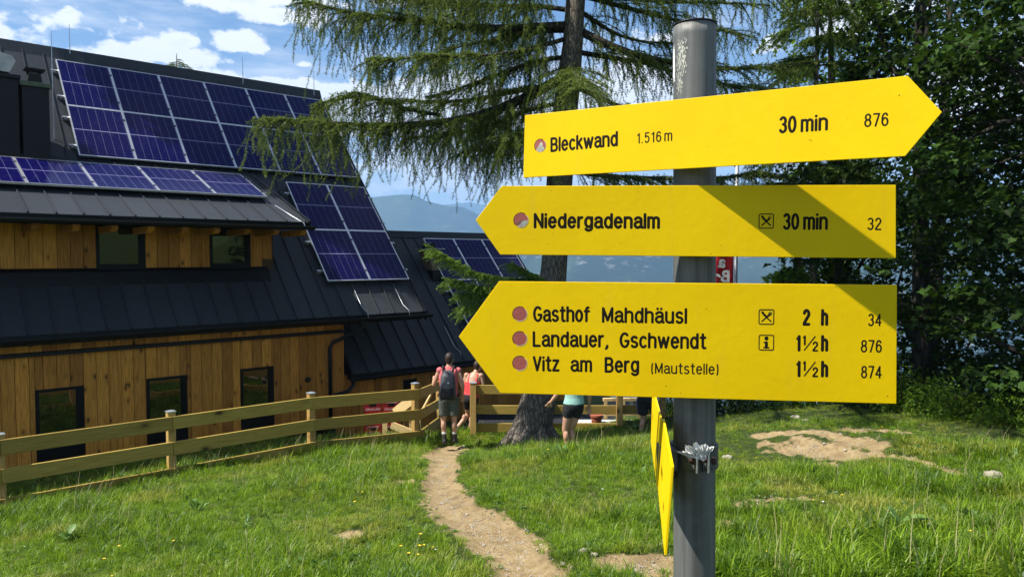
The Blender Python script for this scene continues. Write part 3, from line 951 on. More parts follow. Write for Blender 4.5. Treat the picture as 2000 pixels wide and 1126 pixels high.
# ------------------------------------------------------------ annex
lay_pans(8.76, 16.3, .42, 15.46, 18.52, ann_h, O2, annex)
hb(MB().prism([(8.76, 15.5, ann_h(15.5) - .04), (8.76, 18.5, ann_h(18.5) - .04), (8.76, 18.5, ann_h(18.5) - .25), (8.76, 15.9, ann_h(15.5) - .2), (8.76, 15.5, ann_h(15.5) - .19)], (7.5, 0, 0)), 'roof_deck', M['trim'], O2)
hb(MB().prism([(8.76, 18.56, .62), (8.76, 22, -3.0), (8.76, 22, -3.2), (8.76, 18.56, .42)], (7.54, 0, 0)), 'back_roof', M['roof'], O2)
hb(MB().prism([(8.7, 18.42, .56), (8.7, 18.5, .76), (8.7, 18.66, .76), (8.7, 18.72, .56)], (7.66, 0, 0)), 'ridge_cap', M['roof'], O2)
hb(rake_strip(16.3, 15.44, 18.52, ann_h), 'verge_trim', M['trim'], O2)
hb(rake_strip(8.70, 15.44, 18.5, ann_h), 'verge_trim', M['trim'], O2)
gutter(8.66, 16.4, 15.38, -2.90, O2, .07)
hb(MB().box(8.5, 16.1, 15.79, 21.9, -4.6, -2.85), 'wall', M['darkwood'], O2)
hb(MB().prism([(16.05, 15.85, -2.9), (16.05, 18.5, .3), (16.05, 21.9, -3.2), (16.05, 21.9, -3.9), (16.05, 15.85, -3.9)], (.1, 0, 0)), 'gable_wall', M['plank'], O2)
t = 8.44; i = 0
while t < 16.1:
    z1 = -2.86
    if 10.35 < t + .1 < 10.75: plank(t, step, -4.5, -3.42, 15.755, O2, annex); plank(t, step, -3.16, z1, 15.755, O2, annex)
    else: plank(t, step, -4.5, z1, 15.755, O2, annex)
    t += step
for tx in (10.355, 10.57): hb(MB().box(tx, tx + .205, 15.775, 15.80, -3.42, -3.16), 'wall_hatch', M['winframe'], O2)
for i in range(7): hb(MB().tube([(9.3 + i * 1.05, 15.5, -2.97), (9.3 + i * 1.05, 15.38, -2.985), (9.3 + i * 1.05, 15.31, -2.93)], .012, 6), 'gutter_bracket', M['trim'], O2)
cb = MB()
cb.prism([(12.28, 17.28, -.03), (12.66, 17.28, -.03), (12.66, 17.28, .20), (12.22, 17.28, .20)], (0, .45, 0))
cb.prism([(12.28, 17.28, -.03), (12.66, 17.28, -.03), (12.66, 17.34, -.40), (12.42, 17.34, -.40)], (0, .40, 0))
chs = hb(cb, 'chimney', M['brown_metal'], O2)
MB().box(12.40, 12.68, 17.3, 17.7, -.75, -.40).build('chimney_foot', M['trim'], chs, off=O2)
MB().box(12.12, 12.78, 17.2, 17.82, .20, .235).build('chimney_cap', M['zinc'], chs, off=O2)
MB().tube([(12.45, 17.35, .30), (12.45, 17.7, .30)], .11, 16).box(12.345, 12.555, 17.36, 17.69, .235, .30).build('chimney_cowl', M['trim'], chs, off=O2)
# ------------------------------------------------------------ signpost
post = empty('signpost', (.345, 1.36, float(ground0(.345, 1.36))), 0, 'round galvanised pole carrying yellow hiking signs in the foreground', 'signpost')
PB = Vector(post.location)


def arc(cx, cy, rx, ry, a0, a1, n=12):
    return [(cx + rx * math.cos(math.radians(a0 + (a1 - a0) * i / n)), cy + ry * math.sin(math.radians(a0 + (a1 - a0) * i / n))) for i in range(n + 1)]


X_ = .76      # x height
W_ = .36
GL = {
    'l': (.0, [[(0, 0), (0, 1)]]),
    'i': (.0, [[(0, 0), (0, X_ - .04)], [(0, .97), (0, .985)]]),
    'n': (W_, [[(0, 0), (0, X_)], [(0, .5)] + arc(.18, X_ - .2, .18, .2, 170, 0) + [(W_, 0)]]),
    'h': (W_, [[(0, 0), (0, 1)], [(0, .5)] + arc(.18, X_ - .2, .18, .2, 170, 0) + [(W_, 0)]]),
    'm': (.56, [[(0, 0), (0, X_)], [(0, .55)] + arc(.14, X_ - .16, .14, .16, 170, 0) + [(.28, 0)], [(.28, .55)] + arc(.42, X_ - .16, .14, .16, 170, 0) + [(.56, 0)]]),
    'r': (.20, [[(0, 0), (0, X_)], [(0, .45)] + arc(.20, X_ - .24, .19, .24, 165, 90)]),
    'u': (W_, [[(0, X_)] + arc(.18, .2, .18, .2, 180, 350) + [(W_, .3)], [(W_, 0), (W_, X_)]]),
    'd': (W_, [[(W_, 0), (W_, 1)], arc(.18, X_ / 2, .18, X_ / 2, 0, 360, 22)]),
    'o': (W_, [arc(.18, X_ / 2, .18, X_ / 2, 0, 360, 22)]),
    'e': (W_, [[(.01, .40), (W_, .40)] + arc(.18, X_ / 2, .18, X_ / 2, 8, 318, 22)]),
    'c': (.32, [arc(.18, X_ / 2, .18, X_ / 2, 48, 312, 20)]),
    's': (.31, [arc(.16, X_ - .19, .15, .19, 35, 250, 12) + arc(.16, .19, .155, .19, 70, -150, 12)]),
    'a': (W_, [arc(.18, X_ - .2, .17, .2, 160, 0) + [(W_ - .01, .10), (W_ + .05, 0)], [(W_ - .01, .45)] + arc(.17, .215, .17, .215, 95, 270, 12) + [(.28, .05), (W_ - .01, .2)]]),
    'g': (W_, [arc(.18, X_ / 2 + .02, .18, X_ / 2 - .02, 0, 360, 22), [(W_, X_), (W_, 0)] + arc(.18, -.03, .18, .2, 0, -150, 10)]),
    't': (.24, [[(.11, 1.0), (.11, .1), (.16, 0), (.25, 0)], [(0, X_), (.24, X_)]]),
    'f': (.24, [[(.09, 0), (.09, .85)] + arc(.22, .85, .13, .14, 180, 95, 6), [(0, X_ - .04), (.24, X_ - .04)]]),
    'k': (.32, [[(0, 0), (0, 1)], [(.30, X_), (.02, .32)], [(.12, .44), (.33, 0)]]),
    'w': (.56, [[(0, X_), (.14, 0), (.28, X_ - .04), (.42, 0), (.56, X_)]]),
    'z': (.32, [[(.01, X_), (.31, X_), (0, 0), (.33, 0)]]),
    'B': (.40, [[(0, 0), (0, 1), (.2, 1)] + arc(.2, .76, .17, .24, 90, -90, 10) + [(0, .52)], [(.2, .52)] + arc(.21, .26, .19, .26, 90, -90, 10) + [(0, 0)]]),
    'N': (.42, [[(0, 0), (0, 1), (.42, 0), (.42, 1)]]),
    'G': (.44, [arc(.23, .5, .23, .5, 50, 330, 22) + [(.45, .44), (.28, .44)]]),
    'M': (.50, [[(0, 0), (0, 1), (.25, .1), (.50, 1), (.50, 0)]]),
    'L': (.34, [[(0, 1), (0, 0), (.34, 0)]]),
    'V': (.42, [[(0, 1), (.21, 0), (.42, 1)]]),
    '(': (.10, [arc(.14, .45, .14, .68, 130, 230, 10)]),
    ')': (.10, [arc(-.04, .45, .14, .68, 50, -50, 10)]),
    ',': (.05, [[(.06, .03), (.06, -.03), (0, -.17)]]),
    '.': (.0, [[(0, 0), (0, .015)]]),
    '0': (.36, [arc(.18, .5, .18, .5, 0, 360, 24)]),
    '1': (.14, [[(0, .84), (.09, .86), (.14, 1), (.14, 0)]]),
    '2': (.34, [arc(.17, .75, .165, .25, 170, -30, 12) + [(.02, .12), (0, 0), (.34, 0)]]),
    '3': (.33, [arc(.15, .76, .155, .24, 150, -80, 12), arc(.15, .27, .175, .27, 85, -150, 12)]),
    '4': (.38, [[(.28, 0), (.28, 1), (0, .27), (.38, .27)]]),
    '5': (.34, [[(.31, 1), (.05, 1), (.03, .56)] + arc(.16, .33, .17, .33, 120, -145, 14)]),
    '6': (.35, [[(.31, .84)] + arc(.18, .62, .17, .38, 60, 180, 8) + [(.005, .3)], arc(.175, .31, .17, .31, 0, 360, 20)]),
    '7': (.34, [[(0, 1), (.34, 1), (.12, 0)]]),
    '8': (.35, [arc(.175, .77, .15, .23, 0, 360, 18), arc(.175, .27, .175, .27, 0, 360, 20)]),
    ' ': (.10, []),
}
GL['\u00e4'] = (W_, GL['a'][1] + [[(.08, 1.0), (.08, 1.01)], [(.28, 1.0), (.28, 1.01)]])


def ribbon(mb, pts, w, y0=-.00006, y1=-.00042):
    """a stroke with a slightly crowned section and round ends; pts are (x, z) in metres on the sign face"""
    P = [Vector((a, b)) for a, b in pts]
    Q = [P[0]]
    for p in P[1:]:
        if (p - Q[-1]).length > 1e-6: Q.append(p)
    P = Q
    if len(P) == 1: P.append(P[0] + Vector((0, 1e-5)))
    for i in range(1, len(P) - 1):
        if (P[i] - P[i - 1]).normalized().dot((P[i + 1] - P[i]).normalized()) < .55:
            ribbon(mb, P[:i + 1], w, y0, y1); ribbon(mb, P[i:], w, y0, y1 * 1.02)
            return mb
    n = len(P); rows = []
    for i, p in enumerate(P):
        d0 = (P[i] - P[i - 1]).normalized() if i else None
        d1 = (P[i + 1] - P[i]).normalized() if i < n - 1 else None
        if d0 is None: d = d1; s = 1
        elif d1 is None: d = d0; s = 1
        else:
            d = d0 + d1
            if d.length < .2: d = d1; s = 1
            else:
                d.normalize(); s = min(1.5, 1 / max(.3, d.dot(d1)))
        nrm = Vector((-d.y, d.x)) * w * s
        rows.append((p + nrm, p, p - nrm))
    k = len(mb.v)
    for a, b, c in rows: mb.v += [(a.x, y0, a.y), (b.x, y1, b.y), (c.x, y0, c.y)]
    for i in range(n - 1):
        q = k + 3 * i
        mb.f += [(q, q + 1, q + 4, q + 3), (q + 1, q + 2, q + 5, q + 4)]
    closed = (P[0] - P[-1]).length < w * .3 and n > 4
    if not closed:
        for e, dd in ((0, (P[0] - P[1])), (n - 1, (P[-1] - P[-2]))):
            a0 = math.atan2(dd.y, dd.x); c = len(mb.v); m = 7
            mb.v.append((P[e].x, y1, P[e].y))
            for j in range(m + 1):
                a = a0 - math.pi / 2 + math.pi * j / m
                mb.v.append((P[e].x + w * math.cos(a), y0, P[e].y + w * math.sin(a)))
            mb.f += [(c, c + j + 1, c + j + 2) for j in range(m)]
    return mb


class Board:
    """a flat sign sheet standing where its two ends stand; local x runs along it, local z up, front face y = 0"""
    def __init__(s, p, q, corners, name, label):
        s.o = Vector((p[0], p[1], 0)); s.ex = (Vector((q[0], q[1], 0)) - s.o).normalized()
        s.nn = Vector((0, 0, 1)).cross(s.ex)
        poly = [s.loc(*c) for c in corners]
        mb = MB().prism([(a, 0, b) for a, b in poly], (0, .0032, 0))
        s.obj = mb.build('sign_board', M['yellow'], post, bevel=.0007)
        s.obj.location = s.o - PB
        s.obj.rotation_euler = (0, 0, math.atan2(s.ex.y, s.ex.x))
        s.obj['label'] = label
    def loc(s, px, py):
        d = ray(px, py); d = d * (s.o.dot(s.nn) / d.dot(s.nn)); r = d - s.o
        return r.dot(s.ex), r.z
    def text(s, txt, x0, yb0, x1, yb1, ytop, sw=.17, gap=.20, name='lettering'):
        """from pixel x0 to x1 with the baseline yb0..yb1; ytop is the cap line at x0"""
        A = Vector(s.loc(x0, yb0)); B = Vector(s.loc(x1, yb1)); T = Vector(s.loc(x0, ytop))
        cap = T.y - A.y; e = (B - A); L = e.length; e = e / L; up = Vector((-e.y * .3, 1)).normalized()
        hw = cap * sw / 2; sc = cap - 2 * hw
        gx_ = gap / 1.0
        pos = []; x = 0
        for ch in txt:
            w = GL[ch][0]
            if ch == ' ': x += w; continue
            pos.append((ch, x)); x += w + gx_
        tot = x - gx_
        kx = (L - 2 * hw) / tot
        mb = MB()
        for ch, cx in pos:
            for pl in GL[ch][1]:
                pts = [A + e * (hw + (cx + a) * kx) + up * (hw + b * sc) for a, b in pl]
                ribbon(mb, [(p.x, p.y) for p in pts], hw)
        mb.build(name, M['ink'], s.obj)
    def strokes(s, base, pls, w, name, mat='ink'):
        mb = MB()
        for pl in pls: ribbon(mb, pl, w)
        mb.build(name, M[mat], s.obj)
    def disc(s, px, py, rpx, worn=None):
        x, z = s.loc(px, py); x2, _ = s.loc(px + rpx, py); r = abs(x2 - x)
        n = 36
        mb = MB(); mb.prism([(x + r * math.cos(2 * math.pi * i / n), -.0001, z + r * math.sin(2 * math.pi * i / n)) for i in range(n)], (0, -.0002, 0))
        mb.build('waymark_disc', M['disc'], s.obj)
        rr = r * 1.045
        ribbon_m = MB(); ribbon(ribbon_m, arc(x, z, rr, rr, -115, 35, 20), r * .045); ribbon_m.build('rim_shading', M['rim'], s.obj)  # pale lower right arc paints the sunlit edge of a recess
        ribbon_m = MB(); ribbon(ribbon_m, arc(x, z, rr, rr, 60, 220, 20), r * .05); ribbon_m.build('rim_shading', M['ink'], s.obj)  # black upper left arc paints the shade along that recess
        if worn:
            mb = MB(); pts = []
            for a, q in worn: pts.append((x + q * r * math.cos(math.radians(a)), -.0004, z + q * r * math.sin(math.radians(a))))
            mb.prism(pts, (0, -.0001, 0)); w_ = mb.build('worn_sticker', M['stick'], s.obj)
            cx, cz = x + r * .15, z - r * 1.0
            mb = MB()
            for k in range(4):
                q = r * (.28 + .22 * k)
                pl = [p for p in arc(cx, cz, q, q, 20, 160, 16) if math.hypot(p[0] - x, p[1] - z) < r * .9 and p[1] < z + r * (.45 if worn[0][0] > -60 else .1)]
                if len(pl) > 2: ribbon(mb, pl, r * .03, -.00055, -.0007)
            mb.build('sticker_lines', M['stick_line'], s.obj)
    def box_icon(s, x0, y0, x1, y1, kind):
        ax, az_ = s.loc(x0, y1); bx, bz = s.loc(x1, y0)
        w = (bx - ax); h = (bz - az_); lw = w * .035; r = w * .1
        q = []
        for cx, cz, a in ((bx - r - lw, bz - r - lw, 0), (ax + r + lw, bz - r - lw, 90), (ax + r + lw, az_ + r + lw, 180), (bx - r - lw, az_ + r + lw, 270)):
            q += arc(cx, cz, r, r, a, a + 90, 6)
        q.append(q[0])
        mb = MB(); ribbon(mb, q, lw)
        P = lambda a, b: (ax + a * w, az_ + b * h)
        if kind == 'food':
            ribbon(mb, [P(.22, .22), P(.55, .52)], w * .045); ribbon(mb, [P(.55, .52), P(.64, .60), P(.70, .66)], w * .07)
            for d in (-.055, 0, .055): ribbon(mb, [P(.66 + d, .66 - d), P(.80 + d, .80 - d)], w * .018)
            ribbon(mb, [P(.78, .22), P(.45, .52)], w * .045); ribbon(mb, [P(.46, .54), P(.34, .66), P(.24, .80)], w * .075)
        else:
            ribbon(mb, [P(.5, .76), P(.5, .77)], w * .135); ribbon(mb, [P(.5, .20), P(.5, .50)], w * .10)
            ribbon(mb, [P(.34, .18), P(.66, .18)], w * .05); ribbon(mb, [P(.36, .51), P(.5, .51)], w * .05)
        mb.build('pictogram', M['ink'], s.obj)
    def specks(s, pts):
        mb = MB()
        for px, py, r in pts:
            x, z = s.loc(px, py); ribbon(mb, [(x, z), (x + r * .00035, z + r * .0002)], .0005 * r)
        mb.build('dirt_speck', M['ink'], s.obj)


K1 = .975
b1 = Board((.0243 * K1, 1.4873 * K1), (.6195 * K1, 1.1599 * K1), [(1022, 347), (1768, 305), (1840, 219), (1773, 148), (1025, 225)], 'b1', 'topmost yellow arrow board pointing right, reading Bleckwand')
b1.disc(1055, 284.3, 10.8, [(-140, .95), (-115, .97), (-80, .97), (-50, .97), (-30, .9), (-12, .5), (35, .55), (62, .62), (85, .45), (120, .2), (-150, .55)])
b1.text('Bleckwand', 1075, 297.5, 1207, 285.8, 268.5, .17)
b1.text('1.516 m', 1244, 281.0, 1313, 275.4, 260, .13, .26)
b1.text('30', 1521.2, 261, 1555.5, 259.3, 227.5, .16)
b1.text('min', 1563.3, 258.8, 1617, 255, 226, .16)
b1.text('876', 1687.5, 248.9, 1735.5, 246.3, 222.3, .13)
b1.specks([(1756, 186.7, 1.6), (1581, 273, 1.4), (1584, 275, 1.3), (1422.5, 266, 1), (1654, 231, .8), (1104, 249, .8), (1383, 286, .8), (1500, 170, .6), (1610, 300, .7)])
b2 = Board((-.02, 1.3423), (.6576, 1.2576), [(977, 497), (1750, 504), (1750, 361), (980, 363), (929, 430)], 'b2', 'middle yellow arrow board pointing left, reading Niedergadenalm')
b2.disc(1017.6, 429.8, 13.6, [(-122, .95), (-100, .97), (-60, .97), (-20, .97), (-4, .93), (-2, .55), (-25, .28), (-75, .30), (-105, .60)])
b2.text('Niedergadenalm', 1042.2, 446.2, 1289, 447.2, 415.5, .185)
b2.box_icon(1481.3, 416.6, 1511.8, 446.5, 'food')
b2.text('30', 1529, 448.9, 1561, 448.9, 415.9, .16)
b2.text('min', 1568.2, 448.9, 1616.8, 448.9, 415.9, .16)
b2.text('32', 1694, 449.4, 1721.3, 449.4, 424.7, .13)
b2.specks([(1077, 372, .8), (1246, 375, .9), (1079, 456, 1), (1071, 476, 1), (1162, 465, 1), (1211, 474, .8), (1407, 479, .9), (1388, 496, 1.1), (1530, 392, .6), (1625, 464, .5), (1110, 420, .5)])
K3 = 1.012
b3 = Board((-.0222 * K3, 1.3213 * K3), (.6543 * K3, 1.2405 * K3), [(977, 767), (1751, 788), (1752, 556), (975, 549), (896, 657)], 'b3', 'large lowest yellow arrow board with three destinations, pointing left')
for yy in (612.6, 660.8, 708.8): b3.disc(1015.3, yy, 13.6)
b3.text('Gasthof', 1041, 628.4, 1152.5, 629, 597, .165)
b3.text('Mahdh\u00e4usl', 1175.4, 630, 1342, 632.4, 599, .165)
b3.text('Landauer,', 1040.2, 677.2, 1188.2, 678.5, 646, .165)
b3.text('Gschwendt', 1209.8, 679.2, 1379.5, 681.8, 648, .165)
b3.text('Vitz', 1040.5, 724.8, 1092.8, 725.3, 694.5, .165)
b3.text('am', 1114, 725.6, 1156.5, 726.6, 695.5, .165)
b3.text('Berg', 1180.7, 727.4, 1248.5, 728, 696.5, .165)
b3.text('(Mautstelle)', 1271.6, 729, 1403.3, 731.4, 707.5, .13)
b3.box_icon(1481.3, 603.5, 1512.7, 633.5, 'food')
b3.box_icon(1481.3, 653.3, 1512.4, 683.8, 'info')
b3.text('2', 1567.4, 635.8, 1582.6, 635.8, 602.8, .18)
b3.text('h', 1603.1, 636, 1617.6, 636, 603, .18)
for yb in (686.1, 736.2):
    b3.text('1', 1554.7, yb, 1563.6, yb, yb - 32.4, .18)
    b3.text('1', 1567.8, yb - 12, 1573.8, yb - 12, yb - 32, .19, name='lettering')
    x0, z0 = b3.loc(1571, yb - 3); x1, z1 = b3.loc(1592, yb - 29.5)
    mb = MB(); ribbon(mb, [(x0, z0), (x1, z1)], .0011); mb.build('lettering', M['ink'], b3.obj)
    b3.text('2', 1586.5, yb, 1598, yb, yb - 20, .18)
    b3.text('h', 1603.1, yb + .2, 1617.6, yb + .2, yb - 32.6, .18)
b3.text('34', 1695.3, 636.8, 1722, 636.8, 612, .13)
b3.text('876', 1680.9, 687.9, 1722.5, 688.3, 663, .13)
b3.text('874', 1681.3, 738.3, 1722.2, 738.6, 713.5, .13)
b3.specks([(1379, 603, 1), (1632, 560, 1.1), (1725, 652, .9), (1733, 773, 1.4), (1301, 753, 1.3), (1308, 767, 1), (1329, 767, 1.1), (974, 647, .6), (1533, 630, .8), (1645, 617, .7), (1360, 687, .6), (1506, 772, .6)])


# the fourth sign, seen almost edge-on: two sheets butted on one bracket
def quad_board(pts, thick, label):
    pts = [Vector(p) for p in pts]
    nrm = (pts[1] - pts[0]).cross(pts[3] - pts[0]).normalized()
    if nrm.x < 0: nrm = -nrm
    mb = MB().prism([p - PB for p in pts], nrm * thick)
    o = mb.build('sign_board', M['yellow'], post, bevel=.0006)
    o['label'] = label
    return o, pts, nrm


def edge_text(o, pts, nrm, words_):
    """rows of engraved words on the left face of the edge-on board"""
    a, b, c, d = pts          # far bottom, near bottom, near top, far top
    for s0, s1, v0, v1 in words_:
        mb = MB(); n = max(3, int((s1 - s0) * 30))
        for i in range(n):
            s = s0 + (s1 - s0) * (i + .5) / n
            for vv in (v0, (v0 + v1) / 2):
                lo = a.lerp(b, s).lerp(d.lerp(c, s), vv) - PB; hi = a.lerp(b, s).lerp(d.lerp(c, s), vv + (v1 - v0) * .45) - PB
                mb.beam(lo - nrm * .0003, hi - nrm * .0003, .0022, .0006, up=nrm)
        mb.build('lettering', M['ink'], o)


A0, A1 = (.3235, 1.69, -.430), (.2706, 1.352, -.4305)
o4, p4, n4 = quad_board([A0, A1, (.2771, 1.352, -.3032), (.3262, 1.69, -.3039)], .0036, 'far half of the edge-on yellow board left of the pole')
edge_text(o4, p4, n4, [(.14, .36, .52, .64)])
o5, p5, n5 = quad_board([(.2722, 1.348, -.4345), (.2222, 1.05, -.4347), (.2312, 1.05, -.304), (.2798, 1.348, -.3005)], .0040, 'near half of the edge-on yellow board left of the pole')
edge_text(o5, p5, n5, [(.22, .42, .40, .52), (.62, .74, .25, .34)])

# pole
axis = lambda z: Vector((.3386 - .0101 * z, 1.36, z))
R_ = .0385
mb = MB(); n = 48
rings = [-1.95] + list(np.linspace(-1.0, .40, 8)) + [.4205]
for i, z in enumerate(rings):
    a = axis(z)
    for j in range(n):
        t = 2 * math.pi * j / n; mb.v.append((a.x + R_ * math.cos(t) - PB.x, a.y + R_ * math.sin(t) - PB.y, z - PB.z))
for i in range(len(rings) - 1):
    for j in range(n): q = i * n; mb.f.append((q + j, q + (j + 1) % n, q + n + (j + 1) % n, q + n + j))
k = len(mb.v); a = axis(.4205)
for j in range(n): t = 2 * math.pi * j / n; mb.v.append((a.x + .035 * math.cos(t) - PB.x, a.y + .035 * math.sin(t) - PB.y, .4205 - PB.z))
for j in range(n): t = 2 * math.pi * j / n; mb.v.append((a.x + .035 * math.cos(t) - PB.x, a.y + .035 * math.sin(t) - PB.y, .30 - PB.z))
q = (len(rings) - 1) * n
for j in range(n):
    mb.f.append((q + j, q + (j + 1) % n, k + (j + 1) % n, k + j)); mb.f.append((k + j, k + (j + 1) % n, k + n + (j + 1) % n, k + n + j))
pole = mb.build('pole', M['pole'], post, smooth=False)
for p in pole.data.polygons: p.use_smooth = abs(p.normal.z) < .5
# dark rim at the top
mb = MB(); ring = []
for j in range(n + 1): t = 2 * math.pi * j / n; ring.append((a.x + (R_ + .0002) * math.cos(t) - PB.x, a.y + (R_ + .0002) * math.sin(t) - PB.y, .4215 - PB.z))
mb.tube(ring, .0016, 6, cap=False).build('pole_rim', M['trim'], pole, smooth=True)


def on_pole(name, mat, z0, z1, a0, a1, holes=0, seed=1, rough=.25, r=R_ + .0004):
    """a ragged patch of old sticker following the pole's round face (angles in degrees, -90 faces the viewer)"""
    rr = random.Random(seed); mb = MB(); na, nz = 16, 20
    keep = {}
    for i in range(na + 1):
        for j in range(nz + 1):
            t = math.radians(a0 + (a1 - a0) * i / na); z = z0 + (z1 - z0) * j / nz; c = axis(z)
            keep[i, j] = len(mb.v); mb.v.append((c.x + r * math.cos(t) - PB.x, c.y + r * math.sin(t) - PB.y, z - PB.z))
    for i in range(na):
        for j in range(nz):
            u, v = (i + .5) / na, (j + .5) / nz
            edge = min(u, 1 - u, v, 1 - v) * 2
            nz_ = math.sin(i * 1.9 + seed) * math.sin(j * 1.3 + seed * 2) * .5 + rr.random() * .5
            if edge + nz_ * rough * 2 > rough * 1.2 and rr.random() > holes: mb.f.append((keep[i, j], keep[i + 1, j], keep[i + 1, j + 1], keep[i, j + 1]))
    mb.build(name, M[mat], pole)


M['white'] = plain('clean white sticker', (.78, .78, .76), .5, 0, .05, 60)
on_pole('sticker_remnant', 'white', .315, .385, -188, -166, 0, 3, .25)
on_pole('sticker_remnant', 'stick', .325, .395, -158, -122, .42, 5, .5)
on_pole('sticker_remnant', 'stick', .290, .335, -160, -135, .48, 8, .6)


def cyl_ring(z0, z1, r0, r1, a0=0, a1=360, n=40, cx=None, cy=None):
    mb = MB(); closed = abs(a1 - a0) >= 360
    m = n if closed else n + 1
    for i in range(m):
        t = math.radians(a0 + (a1 - a0) * i / n)
        for r, z in ((r0, z0), (r1, z0), (r1, z1), (r0, z1)):
            c = axis(z) if cx is None else Vector((cx, cy, z))
            mb.v.append((c.x + r * math.cos(t) - PB.x, c.y + r * math.sin(t) - PB.y, z - PB.z))
    for i in range(n):
        a = i * 4; b = ((i + 1) % m) * 4
        for k in range(4): mb.f.append((a + k, a + (k + 1) % 4, b + (k + 1) % 4, b + k))
    if not closed: mb.f += [(0, 1, 2, 3), ((m - 1) * 4, (m - 1) * 4 + 3, (m - 1) * 4 + 2, (m - 1) * 4 + 1)]
    return mb


cl = cyl_ring(-.391, -.349, R_ + .0006, R_ + .0052, -84, 266).build('pipe_clamp', M['clamp'], post, bevel=.0006)
for sx in (-1, 1):
    x = .3421 + sx * .0105
    MB().obox(Vector((x, 1.3165 - .010, -.370)) - PB, (1, 0, 0), (0, 1, 0), (0, 0, 1), .0017, .012, .0185).build('clamp_lug', M['gal'], cl, bevel=.001)
MB().tube([Vector((.3195, 1.305, -.368)) - PB, Vector((.3655, 1.305, -.368)) - PB], .0035, 10).build('bolt', M['rust'], cl)
for x in (.3235, .3610): MB().tube([Vector((x, 1.305, -.368)) - PB, Vector((x + .0055, 1.305, -.368)) - PB], .0068, 6).build('bolt_nut', M['rust'], cl)
# second clamp half holding the edge-on sign, and a lower rusty spacer
MB().obox(Vector((.289, 1.352, -.372)) - PB, (1, 0, 0), (0, 1, 0), (0, 0, 1), .014, .028, .020).build('sign_bracket', M['clamp'], post, bevel=.002)
MB().tube([Vector((.281, 1.33, -.405)) - PB, Vector((.304, 1.345, -.405)) - PB], .0055, 10).build('bolt', M['rust'], post)
for z, yb in ((.215, 0), (.06, 0), (-.15, 0)):
    cyl_ring(z - .02, z + .02, R_ + .0006, R_ + .004, 30, 330 - 180, n=20).build('pipe_clamp', M['clamp'], post)

# crumpled foil stuffed behind the clamp
fo = MB(); rr = random.Random(4); base = Vector((.3440, 1.3035, -.3660)); nr, nf = 6, 26
for i in range(nf + 1):
    f = i / nf; a = math.radians(158 - 96 * f)
    L = (.056 - .018 * f) * rr.uniform(.85, 1.08)
    for j in range(nr + 1):
        q = j / nr; fold = (1 if i % 2 else -1) * .0042 * q * rr.uniform(.5, 1.2)
        sag = .004 * math.sin(q * 7 + i) * q
        fo.v.append((base.x + math.cos(a) * L * q, base.y - .004 - fold - .004 * q + rr.uniform(-.0012, .0012), base.z + math.sin(a) * L * q * .72 + sag * .5 + rr.uniform(-.0008, .0008)))
for i in range(nf):
    for j in range(nr): q = i * (nr + 1) + j; fo.f.append((q, q + 1, q + nr + 2, q + nr + 1))
f_ = fo.build('crumpled_foil', M['foil'])
props(f_, 'scrap of crumpled silvery white foil stuffed behind the pole clamp', 'litter')

# ------------------------------------------------------------ fences
def hpt(t, c, h): return HP(t, c, h)


def cap_pyramid(parent, x, y, z, r, up=.03):
    MB().add([(x - r, y - r, z), (x + r, y - r, z), (x + r, y + r, z), (x - r, y + r, z), (x - r, y - r, z + .012), (x + r, y - r, z + .012), (x + r, y + r, z + .012), (x - r, y + r, z + .012), (x, y, z + up)],
             [(0, 3, 2, 1), (0, 1, 5, 4), (1, 2, 6, 5), (2, 3, 7, 6), (3, 0, 4, 7), (4, 5, 8), (5, 6, 8), (6, 7, 8), (7, 4, 8)]).build('post_cap', M['postcap'], parent)


M['postcap'] = plain('silver post cap', (.62, .66, .70), .3, .7, .1, 60)


def rail(parent, a, b, h=.20, d=.042):
    """a plank on edge from a to b (its top edge centre line), own mesh with x along it"""
    a = Vector(a); b = Vector(b); L = (b - a).length
    me = MB().box(0, L, -d / 2, d / 2, -h, 0).mesh('rail', M['fence'])
    o = link('rail', me, parent, a)
    e = (b - a).normalized()
    o.rotation_euler = Matrix([e, Vector((0, 0, 1)).cross(e).normalized(), e.cross(Vector((0, 0, 1)).cross(e).normalized())]).transposed().to_euler()
    bv = o.modifiers.new('bevel', 'BEVEL'); bv.width = .004; bv.segments = 1
    return o


def fpost(parent, p, top, bot, w=.115, rot=0.0):
    me = MB().box(-w / 2, w / 2, -w / 2, w / 2, bot, top).mesh('post', M['post'])
    o = link('post', me, parent, (p[0], p[1], 0), (0, 0, rot))
    bv = o.modifiers.new('bevel', 'BEVEL'); bv.width = .005; bv.segments = 1
    cap_pyramid(o, 0, 0, top + .001, w / 2 + .008)
    return o


fence = empty('wooden_fence', HP(5.0, 11.95, -3.5), PSI, 'three rail timber fence along the lodge, ending in a corner beside the man in pink', 'fence')
FO = Vector((5.0, 11.95, -3.5))
PT = [-.83, 1.37, 3.57, 5.92, 8.13]
TOPZ = [-2.40, -2.41, -2.41, -2.415, -2.50]
RZ = [(-2.45, -2.86, -3.27), (-2.465, -2.86, -3.27), (-2.47, -2.865, -3.275), (-2.475, -2.865, -3.265), (-2.60, -3.005, -3.43)]
for i, t in enumerate(PT): fpost(fence, (t - FO.x, 0), TOPZ[i] - FO.z, -3.9 - FO.z)
for i in range(4):
    for k in range(3):
        rail(fence, (PT[i] + .003 - FO.x, -.082 - .002 * (i % 2), RZ[i][k] - FO.z), (PT[i + 1] - .003 + (.06 if i == 3 else 0) - FO.x, -.082 - .002 * (i % 2), RZ[i + 1][k] - FO.z), .20 + .01 * ((i + k) % 2))
